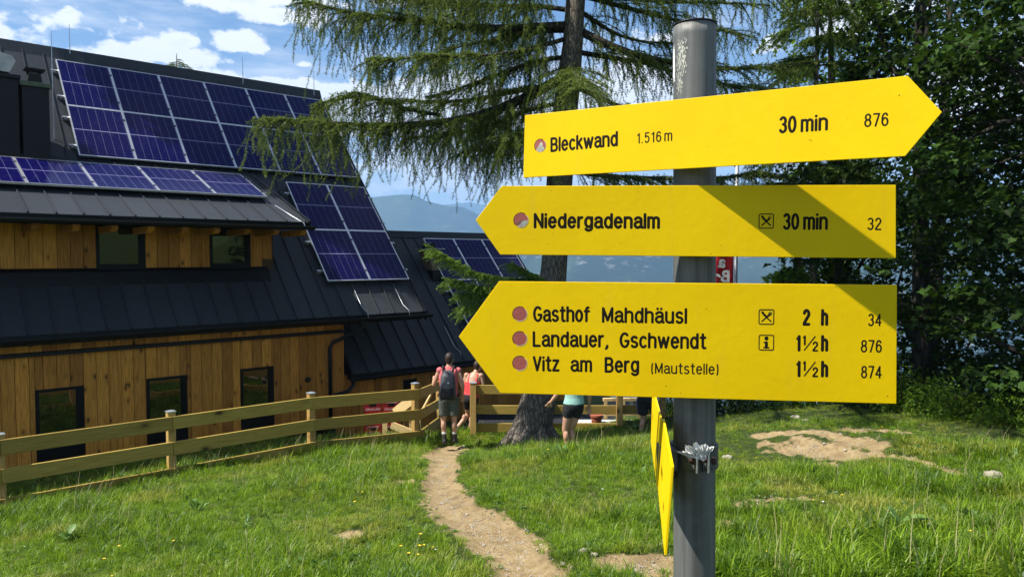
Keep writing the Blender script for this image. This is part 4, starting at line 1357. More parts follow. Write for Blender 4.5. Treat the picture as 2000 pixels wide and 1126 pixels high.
# the return beside the gate
Minv = Matrix.Rotation(-PSI, 3, 'Z')
def f_loc(x, y, z): v = Minv @ (Vector((x, y, z)) - fence.location); return v
e0 = f_loc(-1.83, 14.30, 0); e1 = f_loc(-1.66, 16.75, 0)
for z0, z1 in ((-2.60, -2.86), (-3.01, -3.27), (-3.43, -3.68)):
    rail(fence, (e0.x + .03, e0.y, z0 - FO.z), (e1.x, e1.y, z1 - FO.z), .20)
for x, y, tz in ((-1.72, 16.6, -2.84),):
    q = f_loc(x + .06, y, 0); fpost(fence, (q.x, q.y), tz + .12 - FO.z, -4.0 - FO.z)

f2 = empty('wooden_fence', (1.0, 15.0, -3.7), 0, 'three rail timber fence behind the big larch, starting at the gate post', 'fence')
F2 = Vector((1.0, 15.0, -3.7))
for x, tz in ((-.80, -2.60), (.55, -2.60), (2.22, -2.62), (3.1, -2.62)): fpost(f2, (x - F2.x, -.02), tz - F2.z, -3.95 - F2.z, .125)
for x0, x1 in ((-.735, .55), (.56, 2.22), (2.225, 3.15)):
    for z in (-2.66, -3.08, -3.455): rail(f2, (x0 - F2.x, .07, z - F2.z), (x1 - F2.x, .07, z - F2.z - .005), .185)

# loose boards and braces behind the corner
tr = empty('board_stack', (-2.2, 15.4, -3.8), 0, 'pale sawn boards leaning crosswise behind the fence corner', 'boards')
TR = Vector(tr.location)
def lean(a, b, Y, Y2, w=.16, th=.03):
    p = at(*a, Y) - TR; q = at(*b, Y2) - TR
    e = (q - p); L = e.length; e.normalize(); s = e.cross(Vector((0, 1, 0))).normalized(); n_ = s.cross(e)
    me = MB().box(0, L, -w / 2, w / 2, -th / 2, th / 2).mesh('board', M['board'])
    o = link('board', me, tr, p); o.rotation_euler = Matrix([e, s, n_]).transposed().to_euler()
lean((771, 806), (806, 778), 15.2, 15.1, .20)
lean((764, 829), (812, 848), 15.15, 15.0, .15)
lean((827, 797), (843, 768), 15.6, 15.7, .06)
lean((812, 834), (820, 820), 15.2, 15.2, .06)
lean((752, 850), (752, 822), 15.3, 15.3, .10, .08)
lean((803, 850), (803, 780), 15.2, 15.2, .08, .06)

# red drink crates by the annex wall
M['crate'] = plain('red plastic crate', (.42, .012, .022), .4, 0, .08, 10)
M['script'] = plain('pale printed script', (.70, .45, .48), .6, 0, .05, 10)


def font_obj(cu, parent, loc, sc, rot=(math.pi / 2, 0, 0)):
    t = bpy.data.objects.new('tmp_text', cu); col.objects.link(t)
    dg = bpy.context.evaluated_depsgraph_get(); me = bpy.data.meshes.new_from_object(t.evaluated_get(dg)); me.name = 'lettering'
    bpy.data.objects.remove(t)
    return link('lettering', me, parent, loc, rot, sc)


def crate(loc, label, group):
    c = empty('drink_crate', loc, .18, label, 'crate', group)
    w, d, h = .37, .28, .255
    mb = MB()
    mb.box(-w / 2, w / 2, -d / 2, -d / 2 + .014, 0, h * .55).box(-w / 2, -.07, -d / 2, -d / 2 + .014, h * .55, h * .80).box(.07, w / 2, -d / 2, -d / 2 + .014, h * .55, h * .80).box(-w / 2, w / 2, -d / 2, -d / 2 + .014, h * .80, h)
    mb.box(-w / 2, w / 2, d / 2 - .014, d / 2, 0, h).box(-w / 2, -w / 2 + .014, -d / 2, d / 2, 0, h).box(w / 2 - .014, w / 2, -d / 2, d / 2, 0, h).box(-w / 2, w / 2, -d / 2, d / 2, 0, .012)
    mb.box(-w / 2 - .008, w / 2 + .008, -d / 2 - .008, d / 2 + .008, h - .02, h - .001)
    mb.build('crate_body', M['crate'], c, bevel=.004)
    MB().box(-.068, .068, -d / 2 + .02, -d / 2 + .03, h * .50, h * .82).build('handle_backing', M['trim'], c)  # black plate stands in for the shade inside the grip opening
    cu = bpy.data.curves.new('lettering', 'FONT'); cu.body = 'Almdudler'; cu.size = .075; cu.shear = .35; cu.align_x = 'CENTER'; cu.extrude = .001; cu.offset = .0012
    cu.materials.append(M['script']); font_obj(cu, c, (0, -d / 2 - .010, h * .26), (1, 1, 1))
    font_obj(cu, c, (0, -d / 2 - .012, h * .835), (.8, .62, 1))
    return c


cg = 'red drink crates behind the fence'
base = at(728, 850, 15.6)
for i, x in enumerate((728, 764)):
    p = at(x, 800, 15.6)
    for k in range(3):
        nm = ('left', 'right')[i]; lv = ('bottom', 'middle', 'top')[k]
        crate((p.x, 15.6 + i * .04, -3.87 + .257 * k + .02), f'red plastic drink crate, {lv} of the {nm} stack behind the fence', cg)

# terrace things: planter, pot, pale slab, boxes
pot = empty('flower_pot', at(1165, 818, 15.45), 0, 'terracotta pot standing behind the lower fence rail right of the woman in mint', 'pot')
M['terra'] = plain('terracotta', (.33, .085, .045), .8, 0, .15, 20)
MB().tube([(0, 0, -.18), (0, 0, .06), (0, 0, .061), (0, 0, .10), (0, 0, .101), (0, 0, .06)], [.09, .12, .135, .135, .11, .10], 18).build('pot_body', M['terra'], pot, smooth=False)
M['slab'] = plain('pale stone slab', (.50, .50, .48), .7, 0, .1, 6)
MB().box(-.02, 1.35, -.02, .28, 0, .05).build('bench_top', M['slab'])
bo = bpy.data.objects['bench_top']; bo.location = at(1124, 829, 15.5); bo.name = 'stone_bench'
props(bo, 'low pale slab bench on the terrace behind the fence', 'bench')
cf = empty('timber_cold_frame', at(1222, 812, 15.9), .05, 'raised timber frame with blue grey lid panels behind the fence, left of the runner', 'planter')
M['bluegrey'] = plain('blue grey lid', (.13, .16, .21), .5, 0, .25, 12)
M['silver'] = plain('silver tape', (.45, .45, .46), .4, .3, .1, 20)
MB().box(-.45, .62, -.02, .02, .08, .34).build('lid_panel', M['bluegrey'], cf)
for x in (-.45, -.06, .28, .6): MB().box(x - .035, x + .035, -.05, -.021, -.42, .38).build('upright', M['board'], cf)
for z in (.34, .02, -.4): MB().box(-.5, .66, -.045, .045, z, z + .06).build('crossbar', M['board'], cf)
MB().box(.08, .16, -.03, -.022, .08, .34).build('tape_strip', M['silver'], cf)
gb = empty('grit_box', at(700, 820, 19), 0)
bpy.data.objects.remove(gb)
# small hut roof slab seen under the fence, left of the larch
lw = MB().box(-.6, .55, -.25, .25, -.02, .02).build('grey_step', M['gravel']); lw.location = at(985, 826, 16.6); lw['label'] = 'grey paving step between the gate post and the larch trunk'; lw['category'] = 'step'

# ------------------------------------------------------------ banner
bn = empty('banner_flag', (5.36, 18.0, -6.2), 0, 'narrow red banner with white letters on a grey pole, seen behind the sign pole', 'flag')
px_x = lambda px, Y: (px - 1000) / F_PX * Y
bx = px_x(1437, 18.0) - 5.36
MB().tube([(bx, 0, 0), (bx, 0, 9.0)], .048, 10).build('flag_pole', M['gal'], bn, smooth=True)
M['red'] = plain('red banner cloth', (.55, .012, .022), .7, 0, .12, 3)
mb = MB(); rows = 60
for i in range(rows + 1):
    z = 4.6 + 3.1 * i / rows
    for j in range(9):
        x = bx - .06 - .50 * j / 8; y = .05 * math.sin(j * .8 + z * 2.1) * (j / 8)
        mb.v.append((x, y, z))
for i in range(rows):
    for j in range(8): q = i * 9 + j; mb.f.append((q, q + 1, q + 10, q + 9))
cloth = ob = mb.build('banner_cloth', M['red'], bn, smooth=True)
s_ = ob.modifiers.new('thick', 'SOLIDIFY'); s_.thickness = .003
M['wht'] = plain('white print', (.80, .80, .80), .7, 0, .05, 5)
for txt, py, sz in (('a', 514, .42), ('Be', 542, .40), ('r', 570, .4)):
    cu = bpy.data.curves.new('lettering', 'FONT'); cu.body = txt; cu.size = sz; cu.extrude = .001; cu.align_x = 'CENTER'; cu.offset = .012
    cu.materials.append(M['wht'])
    P_ = at(1410, py + 8, 17.9); font_obj(cu, cloth, (P_.x - 5.36, -.085, P_.z + 6.2), (-1, 1, 1))

# ------------------------------------------------------------ people
M['skin'] = plain('tanned skin', (.46, .25, .155), .5, 0, .10, 9)
M['hair'] = plain('dark brown hair', (.030, .016, .010), .6, 0, .4, 60, .5, 120)
M['pinkshirt'] = plain('pink checked shirt', (.60, .13, .14), .8, 0, .18, 40)
M['coral'] = plain('coral red top', (.85, .045, .05), .8, 0, .1, 20)
M['mint'] = plain('mint green top', (.28, .50, .42), .8, 0, .1, 20)
M['olive'] = plain('olive shorts', (.075, .085, .065), .85, 0, .2, 20)
M['black'] = plain('black cloth', (.012, .012, .014), .85, 0, .3, 20)
M['packgrey'] = plain('grey backpack cloth', (.06, .062, .07), .7, 0, .25, 15)
M['blue'] = plain('blue stripe cloth', (.02, .06, .45), .7, 0, .1, 20)
M['boot'] = plain('dark hiking boot', (.025, .022, .02), .7, 0, .3, 30)
M['shoe'] = plain('pale sport shoe', (.38, .42, .46), .7, 0, .3, 40)
M['sock'] = plain('light sock', (.45, .43, .38), .8, 0, .1, 40)


def voxel(mb, name, mat, parent, size=.012, smooth=3):
    me = mb.mesh(name, mat); ob = bpy.data.objects.new('tmp_' + name, me); col.objects.link(ob)
    r = ob.modifiers.new('r', 'REMESH'); r.mode = 'VOXEL'; r.voxel_size = size; r.use_smooth_shade = True
    s = ob.modifiers.new('s', 'SMOOTH'); s.iterations = smooth; s.factor = .5
    dg = bpy.context.evaluated_depsgraph_get(); ev = ob.evaluated_get(dg)
    out = bpy.data.meshes.new_from_object(ev); out.name = name
    bpy.data.objects.remove(ob); bpy.data.meshes.remove(me)
    if not out.materials: out.materials.append(mat)
    out.polygons.foreach_set('use_smooth', [True] * len(out.polygons))
    return link(name, out, parent)


def cone(mb, a, b, ra, rb, n=12):
    a = Vector(a); b = Vector(b)
    mb.tube([a, a.lerp(b, .35), a.lerp(b, .7), b], [ra, ra * .65 + rb * .35 + .004, ra * .3 + rb * .7 + .002, rb], n)
    mb.ellipsoid(a, (ra, ra, ra), nu=10, nv=7); mb.ellipsoid(b, (rb, rb, rb), nu=10, nv=7)


def loft(mb, rings, n=18):
    """rings: (centre, rx, ry), stacked bottom to top"""
    k0 = len(mb.v)
    for c, rx, ry in rings:
        for j in range(n):
            t = 2 * math.pi * j / n; mb.v.append((c[0] + rx * math.cos(t), c[1] + ry * math.sin(t), c[2]))
    for i in range(len(rings) - 1):
        for j in range(n): q = k0 + i * n; mb.f.append((q + j, q + (j + 1) % n, q + n + (j + 1) % n, q + n + j))
    mb.f.append(tuple(k0 + j for j in range(n))[::-1]); mb.f.append(tuple(k0 + (len(rings) - 1) * n + j for j in range(n)))


def hand(mb, w, d, side, curl=.5):
    """palm, four fingers of unequal length and a thumb; w wrist, d direction of the hand"""
    w = Vector(w); d = Vector(d).normalized(); s = d.cross(Vector((0, 1, .2))).normalized() * side
    nn = d.cross(s).normalized()
    mb.obox(w + d * .045, d, s, nn, .045, .036, .013)
    for i, (o, L) in enumerate(((-.028, .062), (-.009, .074), (.010, .070), (.028, .056))):
        p = w + d * .085 + s * o; q = p + d * L * .5 + nn * curl * .02; r = q + (d * (1 - curl) + nn * curl).normalized() * L * .5
        cone(mb, p, q, .0095, .009, 6); cone(mb, q, r, .009, .0075, 6)
    p = w + d * .025 - s * .034; q = p + (d * .6 - s * .7).normalized() * .035; cone(mb, p, q, .012, .011, 6); cone(mb, q, q + (d * .9 + nn * .3).normalized() * .03, .0105, .009, 6)


def person(loc, rotz, s, label, J, cloth):
    """J: joints in metres, figure faces +y; cloth: materials"""
    e = empty('person', loc, rotz, label, 'person'); e.scale = (s, s, s)
    V_ = {k: Vector(v) for k, v in J.items() if hasattr(v, '__len__') and len(v) == 3}
    hip, chest, neck, head = V_['hip'], V_['chest'], V_['neck'], V_['head']
    b = MB()
    loft(b, [(hip + Vector((0, 0, -.10)), .12, .09), (hip + Vector((0, 0, -.02)), .165, .115), (hip.lerp(chest, .35), .140, .100), (hip.lerp(chest, .7), .155, .110), (chest, .172, .115), (chest.lerp(neck, .55), .165, .095), (chest.lerp(neck, .86), .105, .075), (neck, .06, .058)])
    cone(b, neck + Vector((0, 0, -.03)), head + Vector((0, 0, -.06)), .056, .052)
    hz = Matrix.Rotation(J.get('turn', (0,))[0] if isinstance(J.get('turn'), tuple) else 0, 3, 'Z')
    b.ellipsoid(head, (.074, .092, .112), hz, 18, 12); b.ellipsoid(head + hz @ Vector((0, .028, -.055)), (.052, .062, .062), hz)
    b.ellipsoid(head + hz @ Vector((0, .097, -.020)), (.012, .018, .022), hz, 8, 6)
    for sx in (-1, 1): b.ellipsoid(head + hz @ Vector((sx * .076, -.002, -.015)), (.010, .018, .030), hz, 8, 6)
    for S, sg in (('l', -1), ('r', 1)):
        sh, el_, wr = V_[S + 'sho'], V_[S + 'elb'], V_[S + 'wri']
        cone(b, sh, el_, .052, .040); cone(b, el_, wr, .039, .026); b.ellipsoid(sh, (.062, .058, .058)); hand(b, wr, V_.get(S + 'hd', (wr - el_)), sg, J.get('curl', .5))
        hp, kn, an, to = V_[S + 'hip'], V_[S + 'kne'], V_[S + 'ank'], V_[S + 'toe']
        cone(b, hp, kn, .088, .055); cone(b, kn, an, .052, .036); m_ = kn.lerp(an, .3) + Vector((0, -.018, 0)); b.ellipsoid(m_, (.052, .055, .10))
        cone(b, an + Vector((0, 0, -.02)), to, .036, .032)
    voxel(b, 'body', M['skin'], e, .0095, 2)
    # head details
    for sx in (-1, 1): MB().ellipsoid(head + hz @ Vector((sx * .030, .083, .002)), (.012, .008, .007), hz, 8, 6).build('eye', M['black'], e, smooth=True)
    MB().ellipsoid(head + hz @ Vector((0, .086, -.062)), (.022, .006, .006), hz, 8, 6).build('mouth', M['coral'], e, smooth=True)
    h = MB(); h.ellipsoid(head + hz @ Vector((0, -.014, .022)), (.083, .094, .103), hz, 18, 12); h.ellipsoid(head + hz @ Vector((0, -.045, -.03)), (.066, .055, .075), hz)
    if cloth.get('tail'): cone(h, head + hz @ Vector((0, -.10, .03)), head + hz @ Vector((.02, -.14, -.12)), .035, .02)
    if cloth.get('bun'): h.ellipsoid(head + hz @ Vector((0, -.10, .05)), (.045, .045, .045))
    voxel(h, 'hair', M[cloth.get('hair', 'hair')], e, .012, 2)
    # top
    t = MB(); k = .013; lowz = cloth.get('hem', -.02)
    if cloth.get('tank'):
        loft(t, [(hip + Vector((0, 0, lowz)), .170 + k, .118 + k), (hip.lerp(chest, .35), .145 + k, .103 + k), (hip.lerp(chest, .75), .160 + k, .112 + k), (chest, .172 + k * .8, .112 + k)])
        voxel(t, 'top', M[cloth['top']], e, .012, 1)
        for sx in (-1, 1): MB().beam(chest + Vector((sx * .09, -.118, -.02)), chest.lerp(neck, .75) + Vector((sx * .085, -.05, .02)), .03, .012).build('strap', M[cloth['top']], e)
    else:
        loft(t, [(hip + Vector((0, 0, lowz)), .175 + k, .122 + k), (hip.lerp(chest, .35), .155 + k, .11 + k), (hip.lerp(chest, .75), .168 + k, .118 + k), (chest, .180 + k, .118 + k), (chest.lerp(neck, .55), .172 + k, .098 + k), (chest.lerp(neck, .9), .095, .08), (neck + Vector((0, 0, .012)), .068, .066)])
        for S in 'lr':
            sh = V_[S + 'sho']; el_ = V_[S + 'elb']; t.ellipsoid(sh, (.068, .066, .064))
            if cloth.get('sleeve'): t.tube([sh, sh.lerp(el_, cloth['sleeve'])], [.066, .062], 14)
        voxel(t, 'shirt', M[cloth['top']], e, .012, 1)
    # shorts
    b2 = MB(); L = cloth.get('short', .62); fl = cloth.get('flare', .02)
    loft(b2, [(hip + Vector((0, 0, -.10)), .165, .125), (hip + Vector((0, 0, -.03)), .182, .135), (hip + Vector((0, 0, .06)), .160, .120)])
    for S in 'lr':
        hp, kn = V_[S + 'hip'], V_[S + 'kne']; q = hp.lerp(kn, L)
        b2.tube([hp + Vector((0, 0, .04)), hp.lerp(kn, .15), q], [.10, .103, .078 + fl], 16)
    so = voxel(b2, 'shorts', M[cloth['bottom']], e, .012, 1)
    if cloth.get('stripe'):
        for S, sg in (('l', -1), ('r', 1)):
            hp, kn = V_[S + 'hip'], V_[S + 'kne']; q = hp.lerp(kn, L)
            MB().beam(hp + Vector((sg * .10, 0, 0)), q + Vector((sg * .098, -.0, .02)), .06, .016, up=(1, 0, 0)).build('side_stripe', M['blue'], so)
    for S, sg in (('l', -1), ('r', 1)):
        an, to, kn = V_[S + 'ank'], V_[S + 'toe'], V_[S + 'kne']
        d = (to - an); f = MB(); hc = cloth.get('boot', .04)
        up = (kn - an).normalized()
        cone(f, an - d.normalized() * .02 - up * .03, to, .046, .040); f.tube([an - up * .04, an + up * hc], [.05, .048], 14)
        f.obox((an + to) / 2 + (an - kn).normalized() * .055, d, d.cross(up), up, d.length / 2 + .05, .046, .014)
        voxel(f, 'shoe', M[cloth['shoe']], e, .010, 1)
        MB().tube([an + up * (hc - .01), an + up * (hc + .04)], [.046, .045], 14).build('sock', M[cloth.get('sock', 'sock')], e, smooth=True)
    return e


mp = at(877, 869, 13.9)
man = person((mp.x, mp.y, mp.z + .02), -.05, 1.0, 'man in pink sleeveless shirt and olive shorts leaning on the fence, seen from behind', dict(
    hip=(0, 0, .93), chest=(-.005, .02, 1.28), neck=(0, .04, 1.49), head=(.005, .07, 1.64),
    lsho=(-.175, .03, 1.42), lelb=(-.295, .04, 1.14), lwri=(-.315, .22, 1.24), lhd=(-.1, 1, -.1), rsho=(.175, .03, 1.42), relb=(.27, -.02, 1.14), rwri=(.25, .10, .93),
    lhip=(-.095, 0, .88), lkne=(-.11, .02, .48), lank=(-.085, -.02, .09), ltoe=(-.10, .13, .045), rhip=(.095, 0, .88), rkne=(.10, .03, .48), rank=(.095, .05, .09), rtoe=(.11, .20, .045), turn=(-.15,)),
    dict(top='pinkshirt', bottom='olive', short=.80, flare=.018, shoe='boot', boot=.11, hem=-.03))
# backpack
bp = empty('backpack', man.matrix_world @ Vector((0, 0, 0)) if False else (mp.x, mp.y, mp.z + .02), -.05, 'grey and black backpack worn by the man in the pink shirt', 'backpack')
mb = MB(); loft(mb, [((0.01, -.20, .90), .125, .085), ((0.01, -.23, .97), .160, .115), ((0.01, -.235, 1.15), .150, .115), ((0.01, -.20, 1.34), .135, .095), ((0.01, -.16, 1.45), .08, .05)])
voxel(mb, 'pack_body', M['packgrey'], bp, .014, 2)
mb = MB(); loft(mb, [((0.01, -.27, .92), .12, .075), ((0.01, -.30, .99), .135, .085), ((0.01, -.30, 1.13), .115, .07), ((0.01, -.26, 1.17), .09, .05)])
voxel(mb, 'front_pocket', M['black'], bp, .014, 2)
MB().ellipsoid((.035, -.335, 1.24), (.016, .006, .018)).build('logo_patch', M['white'], bp)
for sx in (-1, 1):
    MB().tube([(sx * .09, -.13, 1.40), (sx * .105, -.03, 1.515), (sx * .105, .10, 1.47), (sx * .12, .15, 1.30), (sx * .13, .05, 1.08), (sx * .12, -.12, .98)], .019, 8).build('shoulder_strap', M['black'], bp, smooth=True)
MB().tube([(-.19, -.12, .96), (-.20, .02, .97), (0, .15, .97), (.20, .02, .97), (.19, -.12, .96)], .018, 8).build('hip_belt', M['black'], bp, smooth=True)

wp = at(914, 854, 15.5)
person((wp.x + .03, wp.y, wp.z + .02), -.25, .98, 'woman in coral red tank top stepping through the gate with one foot lifted behind', dict(
    hip=(.03, 0, .88), chest=(.06, .07, 1.20), neck=(.09, .13, 1.40), head=(.14, .20, 1.53),
    lsho=(-.09, .10, 1.33), lelb=(-.16, .06, 1.06), lwri=(-.12, .20, .88), rsho=(.23, .12, 1.33), relb=(.30, .10, 1.06), rwri=(.26, .26, .95),
    lhip=(-.05, 0, .84), lkne=(-.06, .10, .47), lank=(-.24, -.20, .20), ltoe=(-.27, -.16, .06), rhip=(.11, 0, .84), rkne=(.05, .10, .46), rank=(-.02, -.02, .09), rtoe=(.0, .12, .045), turn=(-.6,)),
    dict(top='coral', tank=True, bottom='black', short=.62, flare=0, shoe='shoe', boot=.02, hem=-.02))

w3 = at(1112, 890, 12.2)
person((w3.x, w3.y, w3.z), .1, .965, 'woman in mint top and short black shorts walking right of the larch trunk', dict(
    hip=(.075, 0, .92), chest=(.10, .03, 1.25), neck=(.10, .06, 1.44), head=(.11, .09, 1.58),
    lsho=(-.07, .05, 1.38), lelb=(-.19, .02, 1.12), lwri=(-.32, .10, .93), rsho=(.26, .05, 1.38), relb=(.35, .0, 1.10), rwri=(.36, .06, .86),
    lhip=(-.01, 0, .86), lkne=(-.07, .04, .46), lank=(-.03, -.02, .09), ltoe=(-.04, .13, .045), rhip=(.16, 0, .86), rkne=(.05, .08, .46), rank=(.07, .04, .09), rtoe=(.08, .19, .045), curl=.8),
    dict(top='mint', bottom='black', short=.44, flare=.004, shoe='shoe', boot=.02, hem=.0, sleeve=.4, bun=True))

w4 = at(1253, 866, 14.0)
person((w4.x + .05, w4.y, w4.z + .02), -.5, 1.0, 'person in black shorts with blue side stripe and pale shoes, mostly hidden behind the signs', dict(
    hip=(.05, 0, .90), chest=(.07, .06, 1.24), neck=(.08, .10, 1.44), head=(.09, .13, 1.59),
    lsho=(-.10, .08, 1.38), lelb=(-.18, .00, 1.10), lwri=(-.10, .15, .98), rsho=(.25, .08, 1.38), relb=(.32, .0, 1.10), rwri=(.30, .18, 1.0),
    lhip=(-.045, 0, .85), lkne=(-.04, .07, .46), lank=(-.06, -.08, .10), ltoe=(-.07, .06, .05), rhip=(.15, 0, .85), rkne=(.17, .22, .50), rank=(.18, .10, .14), rtoe=(.19, .24, .07)),
    dict(top='black', bottom='black', short=.78, flare=.02, shoe='shoe', boot=.02, stripe=True))
# ------------------------------------------------------------ larch
def unit(v): return v / (np.linalg.norm(v, axis=-1, keepdims=True) + 1e-9)


def needles(P, D, L, w, per, spread, tint, rng):
    """clusters of thin triangles at points P (n,3) round main direction D"""
    n = len(P) * per
    p = np.repeat(P, per, 0); d = unit(np.repeat(D, per, 0) * (1 - spread) + rng.normal(size=(n, 3)) * spread)
    s = unit(np.cross(d, rng.normal(size=(n, 3))))
    Ls = (L * rng.uniform(.6, 1.25, n))[:, None]
    V = np.empty((n, 3, 3)); V[:, 0] = p - s * w; V[:, 1] = p + s * w; V[:, 2] = p + d * Ls
    t = np.repeat(np.repeat(tint, per), 3)
    return V.reshape(-1, 3), t


def smooth_line(pts, n):
    pts = np.array([tuple(p) for p in pts], float)
    seg = np.r_[0, np.cumsum(np.linalg.norm(np.diff(pts, axis=0), axis=1))]
    s = np.linspace(0, seg[-1], n)
    out = np.stack([np.interp(s, seg, pts[:, k]) for k in range(3)], 1)
    for _ in range(2): out[1:-1] = (out[:-2] + out[1:-1] * 2 + out[2:]) / 4
    return out, seg[-1]


def larch_tree(name, label, cat, base, trunk_pts, trunk_r, limbs, seed, needle='needle', hang=(.35, 1.45), dens=1.0, group=None):
    rng = np.random.default_rng(seed)
    e = empty(name, base, 0, label, cat, group); B = Vector(base)
    mb = MB(); mb.tube([Vector(p) - B for p in trunk_pts], trunk_r, 20)
    # ragged bark silhouette
    mb.v = [tuple(Vector(v) + Vector((rng.normal() * .006, rng.normal() * .006, 0))) for v in mb.v]
    tr_ = mb.build('trunk', M['larch_bark'], e, smooth=True)
    NV, NT = [], []; TW = MB()
    for li, (pts, r0, sec, hg) in enumerate(limbs):
        line, L = smooth_line(pts, max(8, int(12)))
        lb = MB(); lb.tube([Vector(p) - B for p in line], list(np.linspace(r0, .012, len(line))), 8)
        lb.build('limb', M['limb_bark'], e, smooth=True)
        dense, _ = smooth_line(pts, max(10, int(L * 22)))
        dirs = unit(np.gradient(dense, axis=0)); f = np.linspace(0, 1, len(dense))
        # side shoots of the limb
        nsec = int(L * 17 * sec * dens)
        idx = (rng.beta(1.35, 1.0, nsec) * (len(dense) - 1)).astype(int)
        for i in idx:
            if f[i] < .06: continue
            p0 = dense[i]; d = dirs[i]
            side = unit(np.cross(d, [0, 0, 1.0])) * rng.choice([-1, 1])
            ln = rng.uniform(.25, 1.15) * (1.1 - .6 * f[i])
            dv = unit(side * rng.uniform(.4, 1) + d * rng.uniform(.3, 1.0) + np.array([0, 0, rng.uniform(-.15, .25)]))
            m = max(3, int(ln / .12)); q = np.linspace(0, 1, m)[:, None]
            pl = p0 + dv * ln * q + np.array([0, 0, -1.0]) * (ln * .35 * q ** 2)
            TW.tube([Vector(x) - B for x in pl[::max(1, m // 3)]], .008, 3, cap=False)
            tn = np.clip(rng.normal(.5, .22), 0, 1)
            fin = np.linspace(0, 1, max(4, int(ln / .028)))[:, None]
            pf = p0 + dv * ln * fin + np.array([0, 0, -1.0]) * (ln * .35 * fin ** 2) + rng.normal(size=(len(fin), 3)) * .012
            v, t = needles(pf, np.tile(dv * .2 + [0, 0, .3], (len(pf), 1)), .052, .0060, 8, .85, np.clip(tn + .08 + rng.normal(size=len(pf)) * .15 + .1, 0, 1), rng)  # side shoots tinted lighter: sunlit limb tops put into their colour
            NV.append(v); NT.append(t)
            # hanging strands
            k = rng.poisson(ln * 7.5 * hg)
            for _ in range(k):
                a = rng.uniform(.1, 1); s0 = p0 + dv * ln * a + np.array([0, 0, -1.0]) * (ln * .35 * a * a)
                hl = rng.uniform(*hang) * (.35 + .65 * rng.random() ** 1.3) * (.75 + .5 * hg * .5)
                mm = max(5, int(hl / .036)); z = np.linspace(0, 1, mm)
                sway = rng.normal(size=2) * .24; ph = rng.uniform(0, 6); out_ = dv[:2] * .1
                ps = np.stack([s0[0] + (sway[0] + out_[0]) * z * hl + .012 * np.sin(z * 9 + ph), s0[1] + (sway[1] + out_[1]) * z * hl + .012 * np.cos(z * 8 + ph), s0[2] - hl * z * (1 - .12 * z)], 1)
                tn2 = np.clip(rng.normal(.42, .27), 0, 1)
                v, t = needles(ps, np.tile([0, 0, -.35], (mm, 1)), .046 * (1.15 - .5 * rng.random()), .0052, 7, .92, np.clip(tn2 + rng.normal(size=mm) * .12, 0, 1), rng)
                NV.append(v); NT.append(t)
                # strand core
                c0 = ps[:-1:2]; c1 = ps[1::2][:len(c0)]; c0 = c0[:len(c1)]
                w_ = np.array([.003, 0, 0])
                V = np.stack([c0 - w_, c0 + w_, c1], 1).reshape(-1, 3); NV.append(V); NT.append(np.full(len(V), .0))
        if rng.random() < .0: pass
        # short brush along the limb itself
        pf = dense[f > .1]
        pf = np.repeat(pf, 5, 0) + rng.normal(size=(len(pf) * 5, 3)) * np.array([.05, .05, .04])
        v, t = needles(pf, np.tile([0, 0, .4], (len(pf), 1)), .055, .006, 4, .7, np.clip(rng.normal(.55, .2, len(pf)), 0, 1), rng)
        NV.append(v); NT.append(t)
    TW.build('twigs', M['limb_bark'], e).__setitem__('kind', 'stuff')
    V = np.concatenate(NV) - np.array(base); T = np.concatenate(NT)
    me = np_mesh('crown', V, np.arange(len(V)).reshape(-1, 3), M[needle], T)
    o = link('crown', me, e); o['kind'] = 'stuff'
    return e


